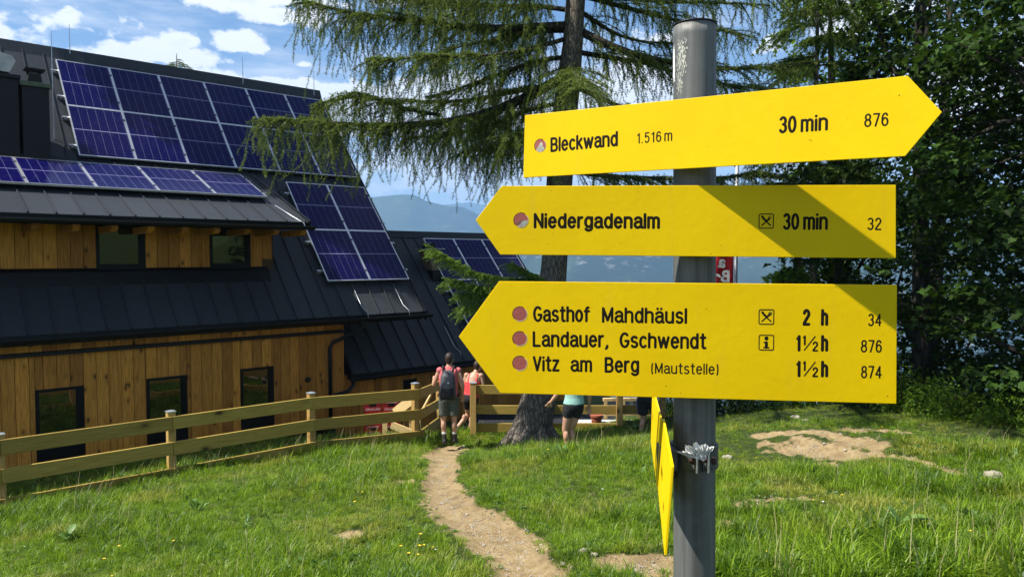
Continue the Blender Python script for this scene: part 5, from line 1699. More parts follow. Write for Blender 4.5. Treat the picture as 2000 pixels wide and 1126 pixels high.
YT = 14.2
A = lambda px, py, Y=YT: at(px, py, Y)
b0 = A(1040, 858)
trunk = [A(1034, 900), A(1034, 862), A(1037, 845), A(1043, 820), A(1052, 780), A(1064, 700), A(1075, 600), A(1082, 520), A(1088, 430), A(1094, 340), A(1101, 250), A(1108, 180), A(1118, 90), A(1124, 0)]
top_dir = (trunk[-1] - trunk[-4]).normalized()
tr_r = [.52, .46, .40, .37, .345, .31, .28, .255, .245, .24, .235, .225, .20, .185]
p = trunk[-1].copy()
for i in range(8):
    p = p + Vector((.03 - .01 * i, 0, 1.35)); trunk.append(p.copy()); tr_r.append(.175 - .020 * i)
limbs = [
    # (points, radius, side shoots, hanging strands)
    ([A(1108, 50), A(1040, 52, 14.0), A(960, 58, 13.7), A(870, 50, 13.4), A(790, 36, 13.2), A(720, 34, 13.0), A(650, 18, 12.9), A(590, 2, 12.8)], .085, 1.35, 1.1),
    ([A(1112, 60), A(1050, 60, 14.6), A(980, 78, 14.9), A(900, 88, 15.1), A(850, 110, 15.2)], .05, .9, .8),
    ([A(1100, 112), A(1040, 120, 13.8), A(960, 150, 13.5), A(880, 180, 13.3), A(830, 190, 13.2)], .045, .9, .9),
    ([A(1103, 150), A(1060, 175, 14.0), A(1010, 200, 13.7), A(950, 225, 13.4), A(890, 238, 13.1), A(820, 244, 12.9), A(740, 246, 12.7), A(660, 244, 12.6), A(590, 234, 12.5), A(520, 232, 12.4)], .105, 1.6, 1.0),
    ([A(1100, 165), A(1040, 170, 14.8), A(960, 190, 15.3), A(880, 200, 15.6), A(800, 196, 15.8), A(740, 200, 15.9)], .06, 1.0, .7),
    ([A(860, 225, 13.4), A(800, 215, 13.1), A(720, 188, 12.9), A(660, 192, 12.8), A(620, 205, 12.8)], .035, 1.2, 1.0),
    ([A(1095, 260), A(1030, 270, 13.7), A(970, 285, 13.4), A(900, 300, 13.2)], .035, 1.0, .8),
    ([A(1120, 55), A(1160, 75, 14.2), A(1210, 100, 14.1), A(1270, 118, 14.0), A(1340, 124, 13.9), A(1420, 138, 13.8), A(1500, 132, 13.7), A(1590, 122, 13.6)], .085, 1.1, .40),
    ([A(1122, 15), A(1160, 40, 14.5), A(1200, 68, 14.8), A(1260, 84, 15), A(1330, 84, 15.2)], .05, .8, .6),
    ([A(1115, 165), A(1150, 180, 13.9), A(1200, 205, 13.6), A(1260, 215, 13.4)], .07, .8, .6),
    ([A(1118, 100), A(1180, 112, 14.6), A(1260, 120, 15), A(1340, 150, 15.3), A(1440, 170, 15.5), A(1530, 175, 15.6)], .055, 1.1, .35),
    ([A(1090, 330), A(1180, 345, 14.6), A(1290, 348, 14.9), A(1400, 350, 15.2), A(1480, 336, 15.3), A(1545, 350, 15.4)], .05, 1.6, .5),
    ([A(1125, -20), A(1050, -30, 13.9), A(950, -30, 13.6), A(850, -20, 13.3), A(740, -35, 13.1), A(640, -45, 12.9)], .08, 1.3, 1.0),
    ([A(1130, -20), A(1230, -30, 13.9), A(1350, -25, 13.6), A(1480, -20, 13.3), A(1600, -10, 13.1), A(1700, -4, 13.0)], .08, .9, .55),
    ([A(1125, -10), A(1200, -5, 14.6), A(1300, 5, 14.9), A(1400, 5, 15.1), A(1500, 10, 15.2)], .06, .6, .5),
    ([A(1108, 75), A(1040, 95, 13.4), A(960, 112, 12.9), A(880, 108, 12.6), A(800, 112, 12.4), A(730, 120, 12.3)], .045, 1.1, .9),
    ([A(1112, 20), A(1040, 10, 14.8), A(960, 12, 15.2), A(870, 5, 15.6), A(780, 0, 15.9)], .05, 1.1, 1.0),
    ([A(1098, 200), A(1030, 215, 14.9), A(950, 250, 15.3), A(870, 262, 15.6), A(800, 270, 15.8)], .045, 1.2, .9),
    ([A(1095, 240), A(1060, 250, 13.5), A(1010, 262, 12.9), A(960, 270, 12.5)], .04, 1.1, 1.0),
    ([A(1110, 130), A(1120, 140, 13.2), A(1130, 160, 12.2), A(1135, 175, 11.6)], .05, 1.0, .8),
]
T0_ = Vector((np.interp(5.9, [q.z for q in trunk], [q.x for q in trunk]), YT, 5.9))
for tip in ((-.9, 8.3, 6.6), (.9, 7.9, 6.5), (2.6, 8.6, 6.4)):      # long boughs reaching over the meadow, above the frame
    tp_ = Vector(tip); limbs.append(([T0_, T0_.lerp(tp_, .35) + Vector((0, 0, .25)), T0_.lerp(tp_, .7) + Vector((0, 0, .25)), tp_], .08, 1.5, .5))
rr = random.Random(9)
for i in range(15):      # the crown above the frame
    z0 = 5.0 + i * .62; a = i * 2.4 + rr.random(); L = max(.8, 4.6 - i * .26)
    tx = np.interp(z0, [q.z for q in trunk], [q.x for q in trunk])
    pts = [Vector((tx, YT, z0))] + [Vector((tx + math.cos(a) * L * k, YT + math.sin(a) * L * k, z0 - .3 * k * L * .3 + (.2 * k * k))) for k in (.3, .6, 1)]
    limbs.append((pts, .06, .75, .45))
larch = larch_tree('larch_tree', 'big old larch with drooping branches and grey scaly trunk standing behind the fence line', 'tree', b0, trunk, tr_r, limbs, 21)
larch_trunk = [c for c in larch.children if c.name.startswith('trunk')][0]
# root flares
fl = MB()
for a, l in ((200, .42), (250, .36), (300, .30), (170, .28), (340, .30), (20, .3)):
    d = Vector((math.cos(math.radians(a)), math.sin(math.radians(a)), 0))
    c = Vector((A(1040, 850).x - b0.x, 0, 0))
    fl.tube([c + d * .18 + Vector((0, 0, .45)), c + d * .30 + Vector((0, 0, .20)), c + d * (.34 + l * .4) + Vector((0, 0, .03)), c + d * (.34 + l) + Vector((0, 0, -.12))], [.14, .13, .10, .05], 10)
fl.build('root', M['larch_bark'], larch, smooth=True)

# low leafy shoot in front of the annex panels
def spray_tree(name, label, base, limbs, seed, mat, stem=None):
    rng = np.random.default_rng(seed); e = empty(name, base, 0, label, 'tree'); B = np.array(base)
    if stem: MB().tube([Vector(p) - Vector(base) for p in stem[0]], stem[1], 10).build('trunk', M['larch_bark'], e, smooth=True)
    NV, NT = [], []
    for pts, ln in limbs:
        line, L = smooth_line(pts, 10)
        MB().tube([Vector(p) - Vector(base) for p in line], list(np.linspace(.022, .006, len(line))), 5).build('limb', M['larch_bark'], e)
        dense, _ = smooth_line(pts, int(L * 30)); dirs = unit(np.gradient(dense, axis=0))
        for i in range(len(dense)):
            for sgn in (-1, 1, 0):
                d = unit(dirs[i] * .9 + np.cross(dirs[i], [0, 0, 1.0]) * sgn * rng.uniform(.5, 1.1) + np.array([0, 0, rng.uniform(-.6, .35)]))
                l = ln * rng.uniform(.4, 1.1)
                m = max(3, int(l / .022)); q = np.linspace(0, 1, m)[:, None]
                pf = dense[i] + d * l * q - np.array([0, 0, 1.0]) * l * .25 * q * q
                v, t = needles(pf, np.tile(d, (m, 1)), .030, .0055, 7, .72, np.clip(.45 + .4 * q[:, 0] + rng.normal() * .2 + np.zeros(m), 0, 1), rng)
                NV.append(v); NT.append(t)
    V = np.concatenate(NV) - B; T = np.concatenate(NT)
    o = link('crown', np_mesh('crown', V, np.arange(len(V)).reshape(-1, 3), M[mat], T), e); o['kind'] = 'stuff'
    return e


q0 = A(1052, 620, 12.4)
sp = [([A(1060, 545, 13.9), A(1000, 545, 13.0), A(930, 535, 12.4), A(880, 505, 12.1), A(850, 488, 12.0)], .32),
      ([A(1060, 550, 13.9), A(990, 560, 12.8), A(930, 560, 12.3), A(880, 545, 12.1)], .30),
      ([A(1060, 560, 13.9), A(1000, 580, 12.8), A(940, 590, 12.4), A(905, 600, 12.2)], .28),
      ([A(1060, 555, 13.9), A(1010, 568, 12.8), A(950, 572, 12.5), A(900, 575, 12.3)], .28),
      ([A(1060, 548, 13.9), A(1030, 530, 13.2), A(1000, 515, 12.9)], .24)]
_sp = []
for k, (pts, ln) in enumerate(sp):
    for dz_, dy_ in ((0, 0), (-.10, .2)):
        _sp.append(([pts[0]] + [Vector(q) + Vector((.05 * dz_, dy_, dz_ * (i + 1) / len(pts))) for i, q in enumerate(pts[1:])], ln * (1 if dz_ == 0 else .9)))
sp = _sp
low = spray_tree('larch_bough', 'bright green low conifer bough spreading in front of the annex solar panels', A(1060, 552, 13.9), sp, 5, 'needle_bright')
low.parent = larch; low.location = Vector(low.location) - Vector(larch.location)
for k_ in ('label', 'category'):
    if k_ in low: del low[k_]
for c in list(low.children):          # keep the tree at thing > part
    c.parent = larch; c.location = Vector(low.location)
bpy.data.objects.remove(low)

# small spruce top showing over the lodge ridge
tp = at(345, 140, 40)
e = spray_tree('spruce_tree', 'dark spruce top peeping over the lodge ridge', (tp.x, tp.y, -6), [([at(345, 140, 40), at(345, 114, 40)], .34)] + [([at(345, y, 40), at(345 + dx, y + dy, 40 + dz)], .2) for y, dx, dy, dz in ((120, 12, 3, 0), (121, -12, 2, 0), (124, 19, 3, .3), (125, -18, 3, .2), (128, 24, 3, 0), (129, -23, 2, 0), (117, 6, -1, 0), (133, 28, 2, .3), (134, -26, 2, .3))], 31, 'needle',
               ([(tp.x, tp.y, -6), tuple(at(345, 122, 40))], [.3, .03]))

# ------------------------------------------------------------ broad-leaved trees
def maple_leaf():
    """five lobed leaf, base at origin, pointing +y, unit length, slightly cupped"""
    o = [(0, .0), (.10, .06), (.38, .02), (.30, .18), (.52, .40), (.30, .44), (.27, .60), (.14, .62), (0, 1.0)]
    o = o + [(-x, y) for x, y in o[::-1][1:-1]]
    V = np.array([(x, y, .22 * abs(x) - .10 * y * y) for x, y in o] + [(0, .35, -.03)])
    n = len(o); F = np.array([(i, (i + 1) % n, n) for i in range(n)])
    return V, F


LV, LF = maple_leaf()
SV = np.array([(0, 0, 0), (.3, .42, .07), (0, 1, -.1), (-.3, .42, .07)], float); SF = np.array([(0, 1, 2), (0, 2, 3)])


def rand_basis(n, rng, out, droop=.35):
    """leaf frames: y points outward and down, z mostly up"""
    y = unit(out * .8 + rng.normal(size=(n, 3)) * .55 - np.array([0, 0, droop]))
    z = unit(np.array([0, 0, 1.0]) + rng.normal(size=(n, 3)) * .45)
    x = unit(np.cross(y, z)); z = np.cross(x, y)
    return np.stack([x, y, z], 1)         # rows


def leaves(P, out, size, rng, V0, F0, tint, droop=.35):
    n = len(P); Bm = rand_basis(n, rng, out, droop)
    s = (size * rng.uniform(.6, 1.25, n))[:, None, None]
    V = np.einsum('kj,njc->nkc', V0, Bm) * s + P[:, None, :]
    F = (F0[None] + (np.arange(n) * len(V0))[:, None, None]).reshape(-1, F0.shape[1])
    return V.reshape(-1, 3), F, np.repeat(tint, len(V0))


def broadleaf(name, label, base, clusters, per, size, mat, seed, trunk, tr, detailed=True, group=None, tint_mu=.35, indiv=0, flat=.30):
    """clusters: array (n,4) of centres and radii; leaves lie in flattened tiers"""
    rng = np.random.default_rng(seed); e = empty(name, base, 0, label, 'tree', group); B = np.array(base)
    MB().tube([Vector(p) - Vector(base) for p in trunk], tr, 14).build('trunk', M['bark'], e, smooth=True)
    C = clusters; axis_ = np.array(trunk, float)
    # branches to the clusters
    for c in C[:: max(1, len(C) // 24)]:
        j = np.argmin(np.abs(axis_[:, 2] - (c[2] - .6))); a = axis_[min(j, len(axis_) - 1)]
        mid = (a + c[:3]) / 2 + rng.normal(size=3) * .15
        MB().tube([Vector(a - B), Vector(mid - B), Vector(c[:3] - B)], [.05, .03, .012], 5).build('limb', M['bark'], e)
    n = int(per * len(C)); ci = rng.integers(0, len(C), n); R = C[ci, 3:4]
    g3 = rng.normal(size=(n, 3)); g3 = unit(g3) * rng.random((n, 1)) ** .45
    P = C[ci, :3] + g3 * R * np.array([1, 1, flat])
    P[:, 2] -= .35 * (np.hypot(g3[:, 0], g3[:, 1]) ** 2) * R[:, 0] * .6
    ctr = np.array([axis_[:, 0].mean(), axis_[:, 1].mean(), 0])
    out = unit((P - ctr) * np.array([1, 1, 0]) + 1e-3)
    ct = np.clip(rng.normal(tint_mu, .2, len(C)), 0, 1)
    tint = np.clip(ct[ci] + rng.normal(size=n) * .14, 0, 1)
    V, F, T = leaves(P, out, size, rng, LV if detailed else SV, LF if detailed else SF, tint)
    o = link('crown', np_mesh('crown', V - B, F, M[mat], T), e); o['kind'] = 'stuff'
    if indiv:          # the leaves that show largest are objects of their own
        me = []
        for t_ in (.15, .35, .6, .85): me.append(np_mesh('leaf', LV, LF, M[mat], np.full(len(LV), t_)))
        d = np.hypot(P[:, 0], P[:, 1]); vis = (P[:, 2] > -.27 * d) & (P[:, 2] < .36 * d) & (P[:, 0] / P[:, 1] < .72) & (P[:, 0] / P[:, 1] > .3)
        idx = np.where(vis)[0]; idx = idx[np.argsort(d[idx])][:indiv * 6]; idx = rng.choice(idx, min(indiv, len(idx)), replace=False)
        Bm = rand_basis(len(idx), rng, out[idx])
        for k, i in enumerate(idx):
            q = P[i] * .985 + rng.normal(size=3) * .03 - B
            mt = Matrix(Bm[k].T).to_4x4(); mt = Matrix.Translation(Vector(q)) @ mt @ Matrix.Scale(size * rng.uniform(.9, 1.25), 4)
            lf = link('leaf', me[int(rng.integers(4))], e); lf.matrix_local = mt
    return e


def blob(rng, n, c, r, rr_, inner=.45):
    g = unit(rng.normal(size=(n, 3))) * (inner + (1 - inner) * rng.random((n, 1)) ** .6)
    return np.concatenate([np.array(c) + g * np.array(r), rng.uniform(*rr_, (n, 1))], 1)


rg = np.random.default_rng(77)
def gz(x, y): return float(ground0(x, y))
WOODS = 'broad leaved trees at the wood edge'
def tk(x, y, h, lean=.0): return [(x, y, gz(x, y) - .3), (x + .02, y, gz(x, y) + .8), (x + lean * .5, y, gz(x, y) + h * .5), (x + lean, y, gz(x, y) + h)]


# nearest maple, right edge of the frame
x, y = 7.7, 10.4
broadleaf('maple_tree', 'dark maple with big lobed leaves at the right edge of the picture', (x, y, gz(x, y)), np.concatenate([blob(rg, 150, (x + .3, y + .4, 1.6), (2.35, 1.9, 4.1), (.45, .8)), blob(rg, 60, (x + .8, y, 7.5), (3.4, 2.8, 2.4), (.6, .95))]),
          62, .125, 'maple', 1, tk(x, y, 9, .3), [.17, .14, .10, .05], indiv=300, tint_mu=.3)
x, y = 7.4, 13.2
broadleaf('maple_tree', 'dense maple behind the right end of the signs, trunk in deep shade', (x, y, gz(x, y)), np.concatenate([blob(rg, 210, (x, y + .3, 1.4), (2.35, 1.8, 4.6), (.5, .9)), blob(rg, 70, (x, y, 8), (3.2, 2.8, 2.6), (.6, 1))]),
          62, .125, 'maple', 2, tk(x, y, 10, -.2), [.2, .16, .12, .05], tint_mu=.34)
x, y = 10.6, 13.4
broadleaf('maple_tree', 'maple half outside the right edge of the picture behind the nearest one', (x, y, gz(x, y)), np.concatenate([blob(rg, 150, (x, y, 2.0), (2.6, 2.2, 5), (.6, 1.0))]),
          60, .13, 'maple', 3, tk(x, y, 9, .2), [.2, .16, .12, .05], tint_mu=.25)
x, y = 10.6, 18.5
broadleaf('beech_tree', 'dark dense broad leaved tree deepest in the wood on the right', (x, y, -8), np.concatenate([blob(rg, 190, (x, y, 1.5), (2.9, 2.0, 6.5), (.8, 1.3)), blob(rg, 60, (x + 3, y + 1, 0), (3, 1.6, 6), (.8, 1.3))]),
          75, .17, 'maple', 4, [(x, y, -8), (x, y, -3), (x + .2, y, 2), (x + .3, y, 7)], [.25, .2, .15, .06], detailed=False, tint_mu=.15, flat=.5)
x, y = 6.7, 16.4
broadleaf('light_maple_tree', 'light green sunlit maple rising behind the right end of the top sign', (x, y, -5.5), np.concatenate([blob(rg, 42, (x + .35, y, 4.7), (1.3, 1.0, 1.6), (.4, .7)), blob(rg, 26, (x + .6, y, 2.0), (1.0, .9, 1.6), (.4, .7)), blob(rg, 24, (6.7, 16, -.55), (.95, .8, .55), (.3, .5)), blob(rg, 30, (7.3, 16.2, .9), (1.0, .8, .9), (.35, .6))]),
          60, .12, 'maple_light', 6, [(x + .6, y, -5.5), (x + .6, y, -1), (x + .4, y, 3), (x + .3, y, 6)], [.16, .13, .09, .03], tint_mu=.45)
# tall beech left of the lodge: its shade lies on the lower right part of the lodge roof and on the annex
x, y = -17.6, 17.6
broadleaf('beech_tree', 'tall beech beyond the left edge of the picture, whose shade falls on the lodge roof', (x, y, -4), np.concatenate([blob(rg, 260, (x, y, 21), (3.2, 3.4, 4.3), (.9, 1.2), .1)]),
          70, .42, 'maple', 14, [(x, y, -4), (x, y, 6), (x + .1, y, 14), (x, y, 22)], [.5, .4, .3, .1], detailed=False, tint_mu=.3, flat=.6)
# feathery young larch between big larch and maples
x, y = 6.25, 15.2
yl = []
for i in range(22):
    z0 = 1.3 + i * .20; a = i * 2.399; L = .4 + .07 * (22 - i) * .7
    yl.append(([Vector((x, y, z0)), Vector((x + math.cos(a) * L * .5, y + math.sin(a) * L * .5, z0 + .03)), Vector((x + math.cos(a) * L, y + math.sin(a) * L, z0 - .08))], .02, 1.6, .7))
larch_tree('larch_tree', 'slender feathery young larch between the big larch and the maples', 'tree', (x, y, -4), [(x, y, -4), (x, y, 0), (x, y, 3), (x, y, 5.8)], [.10, .08, .05, .015], yl, 44, 'needle_bright', (.15, .5), 1.6)
for i, (x, y, h) in enumerate(((6.2, 15.9, 5.5), (6.9, 17.6, 6), (8.6, 12.0, 7), (6.5, 14.6, 6))):
    t_ = empty('bare_trunk', (x, y, gz(x, y)), 0, ('slim grey trunk in the shade behind the large sign', 'thin dark trunk below the middle of the large sign', 'dark trunk standing in the wood at the far right', 'mossy trunk below the right end of the large sign')[i], 'tree trunk')
    rr = random.Random(i)
    MB().tube([(rr.uniform(-.03, .03) * k, 0, -.5 + h * k / 5) for k in range(6)], [.10, .085, .08, .07, .06, .04], 10).build('trunk', M['bark'], t_, smooth=True)

# undergrowth along the crest and below the wood
def bush(name, label, c, r, n, size, seed, mat='maple_light', tint=.4, group=None):
    rng = np.random.default_rng(seed); e = empty(name, (c[0], c[1], gz(c[0], c[1]) - .05), 0, label, 'bush', group); B = np.array(e.location)
    g3 = unit(rng.normal(size=(n, 3))) * rng.random((n, 1)) ** .4; g3[:, 2] = np.abs(g3[:, 2])
    k = 1 + .35 * np.sin(g3[:, 0] * 5 + seed) * np.cos(g3[:, 1] * 6)
    P = np.array([c[0], c[1], B[2]]) + g3 * np.array(r) * k[:, None]
    V, F, T = leaves(P, unit(g3 + [0, 0, .5]), size, rng, SV, SF, np.clip(rng.normal(tint, .22, n), 0, 1), .1)
    o = link('foliage', np_mesh('foliage', V - B, F, M[mat], T), e); o['kind'] = 'stuff'
    sb = MB()
    for i in range(9):
        a = i * .7; sb.tube([(0, 0, 0), (math.cos(a) * r[0] * .4, math.sin(a) * r[1] * .4, r[2] * .6)], [.012, .005], 4)
    so = sb.build('stems', M['bark'], e); so['kind'] = 'stuff'
    return e


BL = ['low shrub right of the sign pole at the crest of the meadow', 'shrub below the letters of the large sign at the meadow crest', 'shrub under the right end of the large sign', 'bright shrub beside the right end of the large sign',
      'tall nettle like shrub in front of the dark wood', 'wide shrub in front of the wood near the right edge', 'shrub at the right edge of the picture under the nearest maple', 'small shrub at the crest between pole and bald mound', 'shrub behind the runner left of the pole', 'dim shrub in shade under the dense maple', 'shrub in shade at the foot of the nearest maple']
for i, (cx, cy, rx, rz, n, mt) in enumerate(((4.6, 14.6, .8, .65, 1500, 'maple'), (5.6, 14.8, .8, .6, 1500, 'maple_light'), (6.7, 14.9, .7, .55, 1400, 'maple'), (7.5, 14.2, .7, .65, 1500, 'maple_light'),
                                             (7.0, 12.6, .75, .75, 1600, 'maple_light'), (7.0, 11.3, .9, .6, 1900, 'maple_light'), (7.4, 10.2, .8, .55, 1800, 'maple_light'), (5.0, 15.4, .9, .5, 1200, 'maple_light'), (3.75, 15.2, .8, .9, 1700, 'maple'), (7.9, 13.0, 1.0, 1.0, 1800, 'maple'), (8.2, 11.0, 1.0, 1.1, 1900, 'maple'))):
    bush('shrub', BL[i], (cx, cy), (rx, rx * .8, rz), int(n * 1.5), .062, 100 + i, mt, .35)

# ------------------------------------------------------------ grass and meadow plants
def blades(n, rng, L, w, lean, clump, bend=.5, mat_t=(.2, .9)):
    """a tuft of tapered bent blades"""
    a = rng.uniform(0, 2 * math.pi, n); r = clump * np.sqrt(rng.random(n)); Ls = L * rng.uniform(.5, 1.2, n)
    d = np.stack([np.cos(a), np.sin(a)], 1); base = d * r[:, None] + rng.normal(size=(n, 2)) * clump * .3
    ld = unit(d + rng.normal(size=(n, 2)) * .8); s = np.stack([-ld[:, 1], ld[:, 0]], 1)
    tilt = lean * rng.uniform(.3, 1.3, n)
    V = np.zeros((n, 5, 3))
    for k, (f, wf) in enumerate(((0, 1), (.5, .85), (1, 0))):
        hx = np.sin(tilt * f * (1 + bend * f)) * Ls * f; hz = np.cos(tilt * f * (1 + bend * f)) * Ls * f
        c = base + ld * hx[:, None]
        if k < 2:
            V[:, 2 * k, :2] = c - s * w * wf; V[:, 2 * k + 1, :2] = c + s * w * wf; V[:, 2 * k, 2] = hz; V[:, 2 * k + 1, 2] = hz
        else: V[:, 4, :2] = c; V[:, 4, 2] = hz
    F = np.array([(0, 1, 3), (0, 3, 2), (2, 3, 4)]); F = (F[None] + (np.arange(n) * 5)[:, None, None]).reshape(-1, 3)
    t = np.repeat(np.clip(rng.uniform(*mat_t, n), 0, 1), 5)
    return V.reshape(-1, 3), F, t


protos = bpy.data.collections.new('grass tufts')     # not in the scene itself, only instanced
pr = np.random.default_rng(5)
def proto(V, F, T, mat):
    me = np_mesh('tuft', V, F, mat, T); o = bpy.data.objects.new('tuft', me); protos.objects.link(o)
PR = []
specs = [(34, .075, .0032, .9, .07, (.15, .7)), (34, .10, .0034, .8, .07, (.3, .95)), (30, .13, .0034, .7, .06, (.1, .6)), (26, .17, .0036, .6, .05, (.35, 1)), (30, .055, .004, 1.1, .08, (.4, 1.0))]
for n_, L, w, le, cl_, mt_ in specs: proto(*blades(n_, pr, L, w, le, cl_, .6, mt_), M['grassm'])
# broad leaved rosette / clover
def rosette(n, L, wd, rng, up=.4, mu=.5):
    a = rng.uniform(0, 2 * math.pi, n); out = np.stack([np.cos(a), np.sin(a), np.full(n, up)], 1)
    P = np.stack([np.cos(a), np.sin(a), np.zeros(n)], 1) * rng.uniform(0, .05, (n, 1)) + np.array([0, 0, .02])
    V0 = SV * np.array([wd, 1, 1]); return leaves(P, unit(out), L, rng, V0, SF, np.clip(rng.normal(mu, .2, n), 0, 1), -.1)
proto(*rosette(16, .05, 1.3, pr, .6, .4), M['herb'])
proto(*blades(5, pr, .34, .0016, .35, .05, .5, (.3, .9)), M['straw'])
proto(*blades(46, pr, .21, .0038, .75, .05, .8, (.0, .45)), M['grassm'])
proto(*rosette(22, .085, 1.1, pr, .9, .55), M['herb'])
proto(*blades(14, pr, .09, .0022, 1.2, .07, .6, (.2, 1)), M['straw'])
NPROTO = 10
protos_sorted = list(protos.objects)


def scatter(name, P, rot, scl, idx, coll, label):
    me = bpy.data.meshes.new(name); me.vertices.add(len(P)); me.vertices.foreach_set('co', P.astype(np.float32).ravel())
    a = me.attributes.new('rotz', 'FLOAT', 'POINT'); a.data.foreach_set('value', rot.astype(np.float32))
    a = me.attributes.new('scl', 'FLOAT', 'POINT'); a.data.foreach_set('value', scl.astype(np.float32))
    a = me.attributes.new('pick', 'INT', 'POINT'); a.data.foreach_set('value', idx.astype(np.int32))
    o = link(name, me); o['kind'] = 'stuff'; o['label'] = label
    ng = bpy.data.node_groups.new(name + ' scatter', 'GeometryNodeTree')
    ng.interface.new_socket(name='Geometry', in_out='INPUT', socket_type='NodeSocketGeometry')
    ng.interface.new_socket(name='Geometry', in_out='OUTPUT', socket_type='NodeSocketGeometry')
    N = ng.nodes; Lk = ng.links
    gi = N.new('NodeGroupInput'); go = N.new('NodeGroupOutput')
    ci = N.new('GeometryNodeCollectionInfo'); ci.inputs['Collection'].default_value = coll; ci.inputs['Separate Children'].default_value = True; ci.inputs['Reset Children'].default_value = True
    ip = N.new('GeometryNodeInstanceOnPoints'); ip.inputs['Pick Instance'].default_value = True
    def na(nm, ty):
        q = N.new('GeometryNodeInputNamedAttribute'); q.data_type = ty; q.inputs['Name'].default_value = nm; return q.outputs['Attribute']
    cx = N.new('ShaderNodeCombineXYZ'); Lk.new(na('rotz', 'FLOAT'), cx.inputs[2])
    Lk.new(gi.outputs[0], ip.inputs['Points']); Lk.new(ci.outputs[0], ip.inputs['Instance']); Lk.new(na('pick', 'INT'), ip.inputs['Instance Index'])
    Lk.new(cx.outputs[0], ip.inputs['Rotation']); Lk.new(na('scl', 'FLOAT'), ip.inputs['Scale']); Lk.new(ip.outputs[0], go.inputs[0])
    md = o.modifiers.new('scatter', 'NODES'); md.node_group = ng
    return o


NG = 88000
# tufts fill the part of the slope that can be seen from the path
Yg = 4.3 + (17.5 - 4.3) * RNG.random(NG * 2) ** 1.0
Xg = (RNG.random(NG * 2) * 1.62 - .81) * (Yg + 1.0)
keep = RNG.random(NG * 2) < np.clip(.35 + .75 * (Yg / 12), 0, 1)
Xg, Yg = Xg[keep][:NG], Yg[keep][:NG]
dd = dirt(Xg, Yg)
cH = ND.x * Xg + ND.y * Yg
ok = (dd < RNG.normal(-.10, .20, len(Xg))) & ~((cH > 15.2)) & (RNG.random(len(Xg)) > .38 * sstep(1.5, 3.5, Xg) * sstep(7.5, 9, Yg)) & ~((Yg > 15.85) & (Xg > -1.6) & (Xg < 2.9))
Xg, Yg, dd = Xg[ok], Yg[ok], dd[ok]
lush = .5 + .5 * np.sin(Xg * 1.1 + 1.5 * np.sin(Yg * .9)) * np.sin(Yg * 1.3 + .7 * Xg)
near_f = np.exp(-((ND.x * Xg + ND.y * Yg - 11.9) / .35) ** 2)
worn = np.clip(1 + dd * 1.3, 0, 1)                 # grass is short beside bare earth
rightm = sstep(1.5, 3.5, Xg) * sstep(7.5, 9, Yg)
rr_ = RNG.random(len(Xg))
scl = (.50 + .75 * lush ** 1.5 + .5 * near_f) * (1 - .50 * worn) * (1 - .35 * rightm) * RNG.uniform(.75, 1.25, len(Xg)) + .15 * (1 - sstep(5.0, 6.8, Yg))
pick = np.where(rr_ < .28, 0, np.where(rr_ < .52, 1, np.where(rr_ < .66, 2, np.where(rr_ < .74, 3, np.where(rr_ < .90, 4, np.where(rr_ < .985, 5, 6))))))
pick = np.where((RNG.random(len(Xg)) < .035) & (lush > .45), 7, pick)
pick = np.where((RNG.random(len(Xg)) < .010) & (lush > .3), 8, pick)
pick = np.where((RNG.random(len(Xg)) < .05 + .10 * worn + .06 * rightm), 9, pick)
tall = (pick == 6) & (worn > .5); pick[tall] = 4
GPz = ground(Xg, Yg) - .008
scatter('grass', np.stack([Xg, Yg, GPz], 1), RNG.uniform(0, 6.28, len(Xg)), scl, pick, protos, 'short and tufted green meadow grass')

# yellow and white flower heads
fl_c = bpy.data.collections.new('flower heads')
for nm, mt, r in (('a', 'petal', .011), ('b', 'petal_white', .009)):
    mb = MB()
    for k in range(5):
        a = k * 2 * math.pi / 5; mb.add([(0, 0, .13), (r * 1.3 * math.cos(a - .5), r * 1.3 * math.sin(a - .5), .136), (r * 1.7 * math.cos(a), r * 1.7 * math.sin(a), .14), (r * 1.3 * math.cos(a + .5), r * 1.3 * math.sin(a + .5), .136)], [(0, 1, 2, 3)])
    me = mb.mesh('flower', [M[mt], M['herb']]); n0 = len(me.polygons)
    mb.tube([(0, 0, 0), (0, 0, .13)], .0014, 3, cap=False); me = mb.mesh('flower', [M[mt], M['herb']])
    me.polygons.foreach_set('material_index', [0] * 5 + [1] * (len(me.polygons) - 5))
    fl_c.objects.link(bpy.data.objects.new('flower', me))
NFw = 10
Yf = RNG.uniform(4.6, 14, NFw); Xf = (RNG.random(NFw) * 1.5 - .75) * Yf
# clumps seen in the photograph
cl = []
for px, py, n_ in ((830, 1080, 9), (690, 1085, 1), (285, 1080, 2), (62, 1082, 1), (1610, 992, 3), (1485, 1105, 3), (1855, 1040, 1), (680, 858, 5), (680, 1000, 2), (1240, 880, 1)):
    p = ground_hit(px, py)
    for _ in range(n_): cl.append((p.x + RNG.normal() * .13, p.y + RNG.normal() * .16))
cl = np.array(cl); Xf = np.r_[Xf, cl[:, 0]]; Yf = np.r_[Yf, cl[:, 1]]
okf = dirt(Xf, Yf) < -.1; Xf, Yf = Xf[okf], Yf[okf]
scatter('wild_flowers', np.stack([Xf, Yf, ground(Xf, Yf)], 1), RNG.uniform(0, 6.28, len(Xf)), RNG.uniform(.45, .9, len(Xf)), (RNG.random(len(Xf)) > .8).astype(int), fl_c, 'small yellow and white meadow flowers')


